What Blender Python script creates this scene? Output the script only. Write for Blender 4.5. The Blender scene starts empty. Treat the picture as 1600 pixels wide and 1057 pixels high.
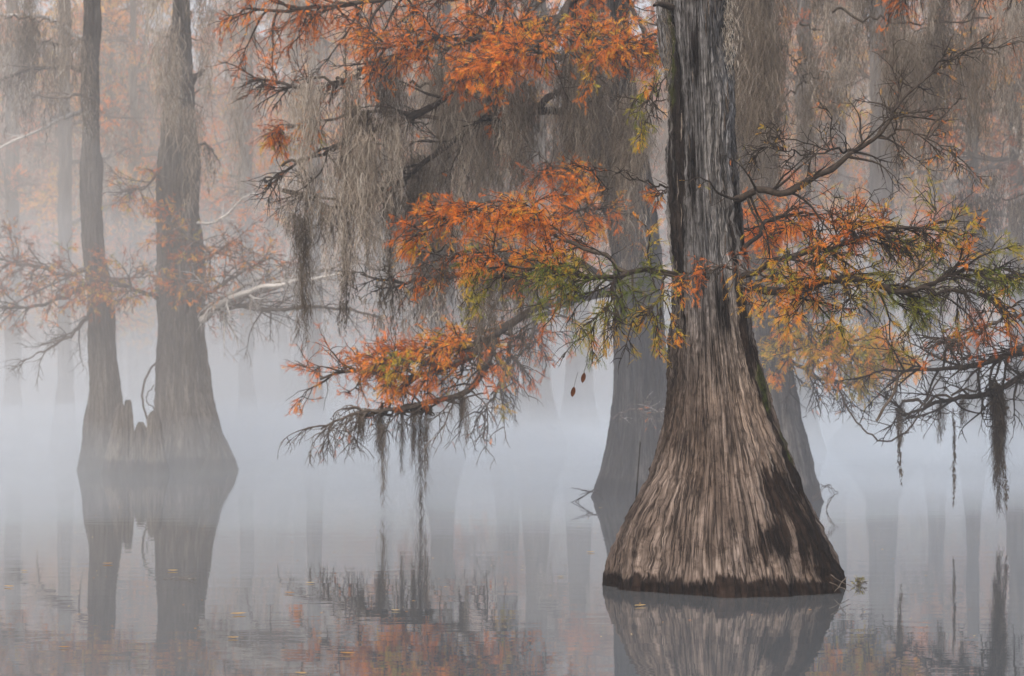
import bpy, math, random
import numpy as np
from mathutils import Vector

sc = bpy.context.scene
# ------------------------------------------------------------------ camera
F, HZ, CH = 3111.0, 610.0, 1.6          # focal length in photo pixels, horizon row, eye height
cam_d = bpy.data.cameras.new("camera"); cam = bpy.data.objects.new("camera", cam_d)
sc.collection.objects.link(cam)
cam.location = (0, 0, CH); cam.rotation_euler = (math.radians(90), 0, 0)
cam_d.sensor_width = 36; cam_d.lens = 70
cam_d.shift_y = (HZ - 528.5) / 1600.0
cam_d.clip_start = 0.1; cam_d.clip_end = 3000
cam_d.dof.use_dof = True; cam_d.dof.focus_distance = 16.0; cam_d.dof.aperture_fstop = 3.2
sc.camera = cam
# ------------------------------------------------------------------ sky, sun, exposure
W = bpy.data.worlds.new("World"); sc.world = W; W.use_nodes = True
nt = W.node_tree; bg = nt.nodes["Background"]
sky = nt.nodes.new("ShaderNodeTexSky"); sky.sky_type = 'NISHITA'; sky.sun_disc = False
SUN_EL, SUN_AZ = math.radians(42), math.radians(205)     # azimuth from +Y towards +X
sky.sun_elevation = SUN_EL; sky.sun_rotation = SUN_AZ
sky.air_density = 1.0; sky.dust_density = 3.0; sky.ozone_density = 1.0
hs = nt.nodes.new("ShaderNodeHueSaturation"); hs.inputs["Saturation"].default_value = 0.85
nt.links.new(sky.outputs[0], hs.inputs["Color"]); nt.links.new(hs.outputs[0], bg.inputs[0])
bg.inputs[1].default_value = 0.15
sun_d = bpy.data.lights.new("sun", 'SUN'); sun = bpy.data.objects.new("sun", sun_d)
sc.collection.objects.link(sun)
sun_d.energy = 0.9; sun_d.angle = math.radians(25); sun_d.color = (1, .95, .88)
sd = Vector((math.sin(SUN_AZ) * math.cos(SUN_EL), math.cos(SUN_AZ) * math.cos(SUN_EL), math.sin(SUN_EL)))
sun.rotation_euler = sd.to_track_quat('Z', 'Y').to_euler()
sc.view_settings.view_transform = 'Standard'; sc.view_settings.look = 'None'
sc.view_settings.exposure = 1.24; sc.view_settings.gamma = 1
sc.cycles.volume_bounces = 3
sc.cycles.max_bounces = 6; sc.cycles.diffuse_bounces = 2; sc.cycles.glossy_bounces = 3
sc.cycles.transparent_max_bounces = 8; sc.cycles.transmission_bounces = 3
sc.cycles.caustics_reflective = False; sc.cycles.caustics_refractive = False
sc.cycles.use_denoising = True

HAZE_DENSITY = 0.0020

# ------------------------------------------------------------------ helpers
RN = np.random.RandomState
def px(x, y, D):                         # a pixel of the photograph at distance D -> point
    return np.array([(x - 800) / F * D, D, CH + (HZ - y) / F * D])
def PX(lst): return np.array([px(*p) for p in lst])
def nrm(v): return v / np.maximum(np.linalg.norm(v, axis=-1, keepdims=True), 1e-9)

class Geo:
    def __init__(s): s.v = []; s.f = []; s.n = 0; s.h = []; s.b = []
    def add(s, v, f, hue=0.5, bark=None):
        v = np.asarray(v, float).reshape(-1, 3); f = np.asarray(f)
        s.v.append(v); s.f.append(f + s.n); s.n += len(v)
        s.h.append(np.broadcast_to(np.asarray(hue, float), (len(v),)))
        s.b.append(np.zeros((len(v), 3)) if bark is None else bark)
        return s
def build(geos, name, mats, parent=None, origin=(0, 0, 0), smooth=True):
    if isinstance(geos, Geo): geos = [geos]; mats = [mats]
    V = []; L = []; S = []; MI = []; H = []; B = []; n = 0; ls = 0
    for k, g in enumerate(geos):
        if not g.v: continue
        v = np.concatenate(g.v)
        for f in g.f:
            w = f.shape[1]; L.append((f + n).ravel()); S.append(ls + np.arange(len(f)) * w)
            ls += len(f) * w; MI.append(np.full(len(f), k))
        V.append(v); H.append(np.concatenate(g.h)); B.append(np.concatenate(g.b)); n += len(v)
    me = bpy.data.meshes.new(name)
    V = np.concatenate(V) - np.asarray(origin); L = np.concatenate(L); S = np.concatenate(S)
    me.vertices.add(n); me.loops.add(len(L)); me.polygons.add(len(S))
    me.vertices.foreach_set("co", V.ravel().astype(np.float32))
    me.loops.foreach_set("vertex_index", L.astype(np.int32))
    me.polygons.foreach_set("loop_start", S.astype(np.int32))
    me.polygons.foreach_set("material_index", np.concatenate(MI).astype(np.int32))
    me.polygons.foreach_set("use_smooth", np.full(len(S), smooth))
    a = me.attributes.new("hue", 'FLOAT', 'POINT'); a.data.foreach_set("value", np.concatenate(H).astype(np.float32))
    B = np.concatenate(B)
    if B.any():
        a = me.attributes.new("bark", 'FLOAT_VECTOR', 'POINT'); a.data.foreach_set("vector", B.ravel().astype(np.float32))
    me.update(calc_edges=True)
    for m in mats: me.materials.append(m)
    o = bpy.data.objects.new(name, me); sc.collection.objects.link(o)
    if parent is not None: o.parent = parent
    else: o.location = origin
    return o
def tag(o, label=None, cat=None, group=None, kind=None):
    if label: o['label'] = label
    if cat: o['category'] = cat
    if group: o['group'] = group
    if kind: o['kind'] = kind
    return o
def empty(name, loc, label, cat, group=None):
    o = bpy.data.objects.new(name, None); sc.collection.objects.link(o); o.location = loc
    o.empty_display_size = .2
    return tag(o, label, cat, group)

def curve(ctrl, n, wob=0., rng=None):
    c = np.asarray(ctrl, float)
    if len(c) == 2: c = np.stack([c[0], c.mean(0), c[1]])
    e = np.concatenate([[2 * c[0] - c[1]], c, [2 * c[-1] - c[-2]]])
    u = np.linspace(0, len(c) - 1 - 1e-6, n); i = u.astype(int); t = (u - i)[:, None]
    a, b, d, g = e[i], e[i + 1], e[i + 2], e[i + 3]
    p = .5 * ((2 * b) + (d - a) * t + (2 * a - 5 * b + 4 * d - g) * t * t + (3 * b - a - 3 * d + g) * t ** 3)
    if wob and rng is not None:
        w = rng.randn(n, 3) * wob; w[0] = 0
        w = (w + np.roll(w, 1, 0)) * .6; w[0] = 0
        p = p + w
    return p
def tubes(g, P, R, k=5, hue=.5):
    """P (B,N,3) paths, R (B,N) radii"""
    P = np.asarray(P, float); 
    if P.ndim == 2: P = P[None]
    R = np.broadcast_to(R, P.shape[:2])
    B, N = P.shape[:2]
    T = nrm(np.gradient(P, axis=1))
    ref = np.where(np.abs(T[..., 2:3].mean(1, keepdims=True)) > .8, np.array([0, 1., 0]), np.array([0, 0, 1.]))
    a = nrm(np.cross(T, np.broadcast_to(ref, T.shape))); b = np.cross(T, a)
    th = np.arange(k) * 2 * np.pi / k
    V = P[:, :, None] + R[:, :, None, None] * (a[:, :, None] * np.cos(th)[:, None] + b[:, :, None] * np.sin(th)[:, None])
    idx = np.arange(B * N * k).reshape(B, N, k)
    q = np.stack([idx[:, :-1], np.roll(idx[:, :-1], -1, 2), np.roll(idx[:, 1:], -1, 2), idx[:, 1:]], -1).reshape(-1, 4)
    hv = np.broadcast_to(np.asarray(hue, float).reshape(-1, 1, 1), (B, N, k)).ravel()
    g.add(V, q, hv)
def ribbons(g, P, Wd, rng, hue=.5):
    B, N = P.shape[:2]
    an = rng.rand(B, 1) * np.pi + np.linspace(0, 1, N)[None] * rng.randn(B, 1) * 1.5
    d = np.stack([np.cos(an), np.sin(an), 0 * an], -1)
    wd = np.broadcast_to(Wd, (B, N))[..., None]
    V = np.stack([P - d * wd, P + d * wd], 2)
    idx = np.arange(B * N * 2).reshape(B, N, 2)
    q = np.stack([idx[:, :-1, 0], idx[:, :-1, 1], idx[:, 1:, 1], idx[:, 1:, 0]], -1).reshape(-1, 4)
    hv = np.broadcast_to(np.asarray(hue, float).reshape(-1, 1, 1), (B, N, 2)).ravel()
    g.add(V, q, hv)
def spawn(P, cnt, L, rng, t0=.1, t1=1., ang=1.0, asd=.25, flat=.4, droop=0., N=8, wob=.15, bias=(0, 0, 0)):
    B, M = P.shape[:2]
    par = np.repeat(np.arange(B), cnt); n = len(par)
    t = t0 + (t1 - t0) * rng.rand(n); f = t * (M - 1.001); i = f.astype(int); u = (f - i)[:, None]
    pos = P[par, i] * (1 - u) + P[par, i + 1] * u
    T = nrm(P[par, i + 1] - P[par, i])
    s = rng.randn(n, 3); s[:, 2] *= flat
    s = nrm(s - (s * T).sum(1, keepdims=True) * T)
    a = (ang + asd * rng.randn(n))[:, None]
    d = nrm(np.cos(a) * T + np.sin(a) * s + np.asarray(bias))
    Lc = np.broadcast_to(L, (B,))[par] * (1.1 - .6 * t) * rng.uniform(.45, 1.25, n)
    st = (Lc / (N - 1))[:, None]
    out = np.zeros((n, N, 3)); out[:, 0] = pos
    for k in range(1, N):
        d = nrm(d + wob * rng.randn(n, 3) + np.array([0, 0, -droop]))
        out[:, k] = out[:, k - 1] + d * st
    return out, par, t
def taper(n, N, r0, r1): return np.broadcast_to(np.linspace(1, 0, N)[None] * np.reshape(r0, (-1, 1)) + r1, (n, N))

def sprig_template(rng, nn, nw, curl):
    T = []
    def pos(x): return np.array([x * (1 - .12 * curl * x), 0.03 * math.sin(5 * x + curl), -.30 * curl * x * x])
    T.append([pos(0) + [0, -.01, 0], pos(0) + [0, .01, 0], pos(1)])
    for i in range(nn):
        x = .08 + .9 * (i + .5) / nn
        ln = .30 * math.sin(math.pi * (.14 + .80 * x)) ** .6
        for s in (-1, 1):
            a = math.radians(52 + rng.randn() * 9)
            b = pos(x + rng.randn() * .01)
            tip = b + ln * rng.uniform(.8, 1.1) * np.array([math.cos(a), s * math.sin(a), -.22 + rng.randn() * .16])
            dx = np.array([nw, 0, nw * .3])
            T.append([b - dx, b + dx, tip])
    return np.array(T)                                   # (T,3,3)
_r = RN(3)
SP_FINE = [sprig_template(_r, 11, .017, c) for c in (.3, .8, 1.3)]
SP_MID = [sprig_template(_r, 7, .030, c) for c in (.3, .8, 1.2)]
SP_FAR = [sprig_template(_r, 3, .08, c) for c in (.3, 1.)]
def sprigs(g, pos, d, size, hue, rng, temps):
    n = len(pos)
    if n == 0: return
    x = nrm(d); r = rng.randn(n, 3); r[:, 2] *= .5; y = nrm(np.cross(r, x)); z = np.cross(x, y)
    M = np.stack([x, y, z], 1)                           # rows = axes
    which = rng.randint(len(temps), size=n)
    for k, T in enumerate(temps):
        m = which == k
        if not m.any(): continue
        V = np.einsum('tvi,nij->ntvj', T, M[m]) * np.reshape(size[m], (-1, 1, 1, 1)) + pos[m][:, None, None]
        f = np.arange(V.shape[0] * V.shape[1] * 3).reshape(-1, 3)
        hv = np.repeat(hue[m], T.shape[0] * 3)
        g.add(V, f, hv)
def to_px(p): return 800 + p[:, 0] / p[:, 1] * F, HZ - (p[:, 2] - CH) / p[:, 1] * F

def moss(g, pos, L, wid, K, rng, rw=.004, hue=None, N=9):
    """clumps of Spanish moss: pos (B,3), length L (B), width, threads per clump, ribbon half width"""
    B = len(pos); L = np.broadcast_to(L, (B,))
    k = np.repeat(np.arange(B), K); n = len(k)
    u = rng.rand(n) ** 1.25 * .78                        # where on the clump the thread starts
    env = (.25 + 1.1 * np.sin(np.pi * np.clip(u + .15, 0, 1)) * (1 - u)) 
    core = np.repeat(rng.randn(B, 2) * wid * .25, K, axis=0)
    Lk = L[k]
    start = pos[k].copy()
    start[:, :2] += rng.randn(n, 2) * (wid * env)[:, None] * .5 + core * u[:, None]
    start[:, 2] -= u * Lk
    ln = Lk * rng.uniform(.08, .28, n) * (1.1 - .45 * u)
    P = np.zeros((n, N, 3)); P[:, 0] = start
    d = rng.randn(n, 3) * .35; d[:, 2] = -1
    for i in range(1, N):
        d = d * .6 + rng.randn(n, 3) * np.array([.42, .42, .16]); d[:, 2] = -np.abs(d[:, 2]) - .55
        d = nrm(d)
        P[:, i] = P[:, i - 1] + d * (ln / (N - 1))[:, None]
    w = rw * rng.uniform(.5, 1.5, n)[:, None] * (1 - .75 * np.linspace(0, 1, N) ** 2)[None]
    h = (rng.rand(B) if hue is None else np.clip(hue, .02, 1) * np.ones(B))[k] + rng.randn(n) * .18
    ribbons(g, P, w, rng, h)

# ------------------------------------------------------------------ materials
def mat(name):
    m = bpy.data.materials.new(name); m.use_nodes = True
    t = m.node_tree; p = t.nodes["Principled BSDF"]
    p.inputs["Roughness"].default_value = .85; p.inputs["Specular IOR Level"].default_value = .07
    return m, t, p
def ramp(t, stops):
    r = t.nodes.new("ShaderNodeValToRGB"); e = r.color_ramp.elements
    while len(e) > 1: e.remove(e[-1])
    e[0].position = stops[0][0]; e[0].color = (*stops[0][1], 1)
    for p, c in stops[1:]:
        k = e.new(p); k.color = (*c, 1)
    return r
def noise(t, vec, scale, detail=4, rough=.6, dist=0):
    n = t.nodes.new("ShaderNodeTexNoise"); n.inputs["Scale"].default_value = scale
    n.inputs["Detail"].default_value = detail; n.inputs["Roughness"].default_value = rough
    n.inputs["Distortion"].default_value = dist
    if vec is not None: t.links.new(vec, n.inputs["Vector"])
    return n
def attr(t, name, out=2):
    a = t.nodes.new("ShaderNodeAttribute"); a.attribute_name = name; return a.outputs[out]
def mixc(t, fac, a, b, mode='MIX'):
    m = t.nodes.new("ShaderNodeMix"); m.data_type = 'RGBA'; m.blend_type = mode
    for s, v in ((0, fac), (6, a), (7, b)):
        if isinstance(v, (int, float)): m.inputs[s].default_value = v
        elif isinstance(v, tuple): m.inputs[s].default_value = (*v, 1)
        else: t.links.new(v, m.inputs[s])
    return m.outputs[2]
def math_(t, op, a, b=None, clamp=False):
    m = t.nodes.new("ShaderNodeMath"); m.operation = op; m.use_clamp = clamp
    for i, v in enumerate((a, b)):
        if v is None: continue
        if isinstance(v, (int, float)): m.inputs[i].default_value = v
        else: t.links.new(v, m.inputs[i])
    return m.outputs[0]
def vmul(t, vec, s):
    m = t.nodes.new("ShaderNodeVectorMath"); m.operation = 'MULTIPLY'
    t.links.new(vec, m.inputs[0]); m.inputs[1].default_value = s; return m.outputs[0]

def leaf_mat(name, stops):
    m, t, p = mat(name)
    r = ramp(t, stops); t.links.new(attr(t, "hue"), r.inputs[0])
    t.links.new(r.outputs[0], p.inputs["Base Color"]); p.inputs["Roughness"].default_value = .6
    tr = t.nodes.new("ShaderNodeBsdfTranslucent"); t.links.new(r.outputs[0], tr.inputs[0])
    mx = t.nodes.new("ShaderNodeMixShader"); mx.inputs[0].default_value = .38
    t.links.new(p.outputs[0], mx.inputs[1]); t.links.new(tr.outputs[0], mx.inputs[2])
    t.links.new(mx.outputs[0], t.nodes["Material Output"].inputs[0])
    return m
LEAF = leaf_mat("cypress_needles", [(0, (.08, .032, .014)), (.12, (.20, .06, .02)), (.3, (.52, .12, .02)), (.47, (.78, .23, .03)),
                                    (.6, (.68, .37, .04)), (.75, (.40, .32, .035)), (.88, (.21, .21, .025)), (1, (.11, .14, .02))])
MOSS = leaf_mat("spanish_moss", [(0, (.045, .032, .022)), (.3, (.13, .10, .07)), (.6, (.27, .215, .165)), (.85, (.44, .375, .30)), (1, (.55, .49, .42))])

m, t, p = mat("twig_bark"); TWIG = m
r = ramp(t, [(0, (.022, .016, .012)), (.5, (.075, .056, .042)), (.8, (.17, .14, .115)), (1, (.45, .42, .39))])
n_ = noise(t, None, 22, 5); tc = t.nodes.new("ShaderNodeTexCoord"); t.links.new(tc.outputs["Object"], n_.inputs["Vector"])
t.links.new(math_(t, 'ADD', attr(t, "hue"), math_(t, 'MULTIPLY', math_(t, 'SUBTRACT', n_.outputs[0], .5), 1.1)), r.inputs[0])
t.links.new(r.outputs[0], p.inputs["Base Color"])
n2_ = noise(t, tc.outputs["Object"], 45, 5, .7); bp = t.nodes.new("ShaderNodeBump"); bp.inputs["Strength"].default_value = .8; bp.inputs["Distance"].default_value = .02
t.links.new(n2_.outputs[0], bp.inputs["Height"]); t.links.new(bp.outputs[0], p.inputs["Normal"])

def bark_mat(name, cols, main=False, bump=.02):
    """fibres run along the 'bark' coordinate (unit circle * girth, height)"""
    m, t, p = mat(name)
    co = attr(t, "bark", 1)
    fine = noise(t, vmul(t, co, (72, 72, 2.6)), 1, 6, .68, .35)
    mid = noise(t, vmul(t, co, (15, 15, .9)), 1, 5, .62, .4)
    big = noise(t, vmul(t, co, (1.6, 1.6, .7)), 1, 4, .6)
    crk = noise(t, vmul(t, co, (26, 26, 13)), 1, 6, .72, .8)
    f = math_(t, 'ADD', math_(t, 'MULTIPLY', fine.outputs[0], .62), math_(t, 'MULTIPLY', mid.outputs[0], .38))
    r = ramp(t, [(.34, cols[0]), (.44, cols[1]), (.54, cols[2]), (.68, cols[3])])
    t.links.new(f, r.inputs[0])
    c = r.outputs[0]
    rb = ramp(t, [(.38, (.50, .47, .45)), (.5, (.85, .85, .86)), (.62, (1.15, 1.12, 1.08))]); t.links.new(big.outputs[0], rb.inputs[0])
    c = mixc(t, 1., c, rb.outputs[0], 'MULTIPLY')
    rc = ramp(t, [(.36, (.35, .32, .3)), (.5, (1, 1, 1))]); t.links.new(crk.outputs[0], rc.inputs[0])
    c = mixc(t, .72, c, rc.outputs[0], 'MULTIPLY')
    ln = noise(t, vmul(t, co, (34, 34, 1.1)), 1, 5, .6, .4)
    ab = math_(t, 'ABSOLUTE', math_(t, 'SUBTRACT', ln.outputs[0], .5))
    gr = t.nodes.new("ShaderNodeMapRange"); t.links.new(ab, gr.inputs[0]); gr.inputs[1].default_value = .004; gr.inputs[2].default_value = .035
    gr.inputs[3].default_value = 0; gr.inputs[4].default_value = 1
    groove = ramp(t, [(0, (.16, .14, .13)), (1, (1, 1, 1))]); t.links.new(gr.outputs[0], groove.inputs[0])
    c = mixc(t, .85, c, groove.outputs[0], 'MULTIPLY')
    if main:
        # weathered grey above, bare tan wood on the flare, wet black waterline, green moss in the groove
        z = t.nodes.new("ShaderNodeSeparateXYZ"); gm = t.nodes.new("ShaderNodeNewGeometry"); t.links.new(gm.outputs["Position"], z.inputs[0])
        up = t.nodes.new("ShaderNodeMapRange"); t.links.new(z.outputs[2], up.inputs[0])
        up.inputs[1].default_value = 1.5; up.inputs[2].default_value = 2.7
        g2 = ramp(t, [(.34, (.014, .012, .010)), (.44, (.065, .06, .056)), (.54, (.17, .16, .155)), (.68, (.40, .39, .39))]); t.links.new(f, g2.inputs[0])
        g2c = mixc(t, .85, mixc(t, 1., g2.outputs[0], rb.outputs[0], 'MULTIPLY'), groove.outputs[0], 'MULTIPLY')
        g2c = mixc(t, .7, g2c, rc.outputs[0], 'MULTIPLY')
        c = mixc(t, up.outputs[0], c, g2c)
        st = attr(t, "hue")                               # stains and painted groove shade, each from its own outline
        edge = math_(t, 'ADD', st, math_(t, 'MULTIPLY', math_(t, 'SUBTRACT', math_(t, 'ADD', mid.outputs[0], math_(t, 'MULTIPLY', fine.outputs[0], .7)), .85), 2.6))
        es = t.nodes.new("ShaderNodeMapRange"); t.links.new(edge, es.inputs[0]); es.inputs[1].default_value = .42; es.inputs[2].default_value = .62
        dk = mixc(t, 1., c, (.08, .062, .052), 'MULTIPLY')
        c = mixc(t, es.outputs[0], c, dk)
        mo = attr(t, "moss")
        mn = noise(t, vmul(t, co, (14, 14, 6)), 1, 4)
        ms = t.nodes.new("ShaderNodeMapRange"); t.links.new(math_(t, 'MULTIPLY', mo, mn.outputs[0]), ms.inputs[0])
        ms.inputs[1].default_value = .24; ms.inputs[2].default_value = .40
        mc = ramp(t, [(.35, (.018, .016, .007)), (.6, (.055, .062, .012))]); t.links.new(crk.outputs[0], mc.inputs[0])
        c = mixc(t, ms.outputs[0], c, mc.outputs[0])
    else:
        gm = t.nodes.new("ShaderNodeNewGeometry"); z = t.nodes.new("ShaderNodeSeparateXYZ"); t.links.new(gm.outputs["Position"], z.inputs[0])
        w = t.nodes.new("ShaderNodeMapRange"); t.links.new(math_(t, 'SUBTRACT', z.outputs[2], math_(t, 'MULTIPLY', mid.outputs[0], .35)), w.inputs[0])
        w.inputs[1].default_value = .05; w.inputs[2].default_value = .12; w.inputs[3].default_value = 1; w.inputs[4].default_value = 0
        c = mixc(t, math_(t, 'MULTIPLY', w.outputs[0], .8), c, (.015, .013, .012))
    t.links.new(c, p.inputs["Base Color"]); p.inputs["Roughness"].default_value = .8
    bp = t.nodes.new("ShaderNodeBump"); bp.inputs["Strength"].default_value = .9; bp.inputs["Distance"].default_value = bump
    t.links.new(math_(t, 'ADD', f, math_(t, 'ADD', math_(t, 'MULTIPLY', crk.outputs[0], .25), math_(t, 'MULTIPLY', gr.outputs[0], .35))), bp.inputs["Height"]); t.links.new(bp.outputs[0], p.inputs["Normal"])
    return m
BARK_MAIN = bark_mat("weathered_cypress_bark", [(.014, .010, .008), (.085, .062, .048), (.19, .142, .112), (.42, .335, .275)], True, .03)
BARK_PALE = bark_mat("pale_knee_bark", [(.035, .03, .026), (.10, .088, .076), (.20, .18, .155), (.32, .29, .26)], False, .04)
BARK = bark_mat("grey_cypress_bark", [(.014, .013, .012), (.05, .045, .04), (.11, .10, .09), (.22, .20, .185)], False, .04)

# water
m, t, p = mat("swamp_water"); WATER = m
p.inputs["Base Color"].default_value = (.085, .088, .088, 1); p.inputs["Roughness"].default_value = .015
p.inputs["Specular IOR Level"].default_value = .75; p.inputs["IOR"].default_value = 1.42
gm = t.nodes.new("ShaderNodeNewGeometry")
a1 = noise(t, vmul(t, gm.outputs["Position"], (1.1, 3.2, 1)), 1, 3, .5)
a2 = noise(t, vmul(t, gm.outputs["Position"], (.12, .35, 1)), 1, 2, .5)
a3 = noise(t, vmul(t, gm.outputs["Position"], (6, 17, 1)), 1, 2, .5)
msk = t.nodes.new("ShaderNodeMapRange"); t.links.new(a2.outputs[0], msk.inputs[0])
msk.inputs[1].default_value = .48; msk.inputs[2].default_value = .62; msk.inputs[3].default_value = .12; msk.inputs[4].default_value = 1
hh = math_(t, 'ADD', math_(t, 'MULTIPLY', a1.outputs[0], .008), math_(t, 'MULTIPLY', math_(t, 'MULTIPLY', a3.outputs[0], .0013), msk.outputs[0]))
bp = t.nodes.new("ShaderNodeBump"); bp.inputs["Strength"].default_value = 1; bp.inputs["Distance"].default_value = .16
t.links.new(hh, bp.inputs["Height"]); t.links.new(bp.outputs[0], p.inputs["Normal"])

def flat_mat(name, c, rough=.7):
    m, t, p = mat(name)
    tc = t.nodes.new("ShaderNodeTexCoord"); n = noise(t, tc.outputs["Object"], 25, 3)
    r = ramp(t, [(.35, tuple(x * .55 for x in c)), (.65, c)]); t.links.new(n.outputs[0], r.inputs[0])
    t.links.new(r.outputs[0], p.inputs["Base Color"]); p.inputs["Roughness"].default_value = rough
    return m

def vol_mat(name, dens, col, aniso=0.):
    m = bpy.data.materials.new(name); m.use_nodes = True; t = m.node_tree
    t.nodes.remove(t.nodes["Principled BSDF"])
    v = t.nodes.new("ShaderNodeVolumePrincipled"); v.inputs["Density"].default_value = dens
    v.inputs["Color"].default_value = (*col, 1); v.inputs["Anisotropy"].default_value = aniso
    t.links.new(v.outputs[0], t.nodes["Material Output"].inputs["Volume"])
    return m

# ------------------------------------------------------------------ water, haze, mist
g = Geo(); g.add([(-300, -4, 0), (300, -4, 0), (300, 420, 0), (-300, 420, 0)], [[0, 1, 2, 3]])
tag(build(g, "water", WATER), "still dark swamp water mirroring the trees", kind="structure")
def box(g, a, b):
    x0, y0, z0 = a; x1, y1, z1 = b
    v = [(x0, y0, z0), (x1, y0, z0), (x1, y1, z0), (x0, y1, z0), (x0, y0, z1), (x1, y0, z1), (x1, y1, z1), (x0, y1, z1)]
    g.add(v, [[0, 3, 2, 1], [4, 5, 6, 7], [0, 1, 5, 4], [1, 2, 6, 5], [2, 3, 7, 6], [3, 0, 4, 7]])
g = Geo(); box(g, (-310, -8, -1), (310, 430, 34))
tag(build(g, "haze", vol_mat("haze_air", HAZE_DENSITY, (.80, .77, .75)), smooth=False), "pale grey haze filling the swamp air", kind="stuff")
def mist(cx, cy, rx, ry, rz, dens, label, col=(.84, .93, 1.)):
    g = Geo(); nu, nv = 96, 24
    u = np.arange(nu) * 2 * np.pi / nu; v = np.linspace(-np.pi / 2 + .02, np.pi / 2 - .02, nv)
    q_ = rx + cy
    def wob_(a): return 1 + .16 * math.sin(3 * a + q_) + .12 * math.sin(7 * a + 2 * q_) + .08 * math.sin(13 * a + q_ * 3)
    V = np.array([[(cx + rx * math.cos(b) * math.cos(a) * wob_(a), cy + ry * math.cos(b) * math.sin(a) * (1 + .5 * (wob_(a * 1.0 + 2 * math.cos(a)) - 1)),
                    .02 + rz * math.sin(b) * (1 + .22 * math.sin(5 * a + q_) * math.cos(b) * 2 ** .5)) for a in u] for b in v])
    idx = np.arange(nu * nv).reshape(nv, nu)
    q = np.stack([idx[:-1], np.roll(idx[:-1], -1, 1), np.roll(idx[1:], -1, 1), idx[1:]], -1).reshape(-1, 4)
    g.add(V, q); g.add(V[0], [list(range(nu))[::-1]]); g.add(V[-1], [list(range(nu))])
    tag(build(g, "mist", vol_mat("low_mist", dens, col)), label, kind="stuff")
mist(-22, 105, 95, 72, 28.0, .0125, "broad pale fog bank filling the far trees", (.66, .59, .51))
mist(0, 84, 64, 46, 8.6, .012, "thin upper veil of mist over the far water")
mist(0, 80, 60, 40, 5.0, .013, "middle veil of mist over the far water")
mist(2, 82, 62, 40, 3.2, .030, "lower veil of mist over the far water")
mist(0, 80, 62, 37, 1.5, .040, "dense white mist lying on the water beyond the trees")
mist(-10, 47, 22, 16, 1.3, .03, "low white mist drifting round the foot of the twin trees")

mist(-13, 37, 14, 11, 8.5, .012, "thin drifting fog in front of the twin trees", (.80, .78, .76))
mist(4.5, 25.5, 6.5, 4.5, 4.5, .022, "thin mist hanging between the great trunk and the two trees behind it", (.82, .83, .86))
for wx, wy, wr, wz, lb in ((-7, 52, 6, .9, "small wisp of mist over the water right of the twin trees"), (2.5, 46, 5, .8, "small wisp of mist left of the rear trunk"), (11, 44, 5, .9, "small wisp of mist over the water at the right"),
                           (-15, 58, 7, 1.5, "puff of mist far behind the twin trees"), (-1, 60, 8, 1.9, "puff of mist over the far water at the middle"), (15, 58, 6, 1.7, "puff of mist over the far water at the right")):
    mist(wx, wy, wr, wr * .7, wz, .035, lb)

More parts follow.
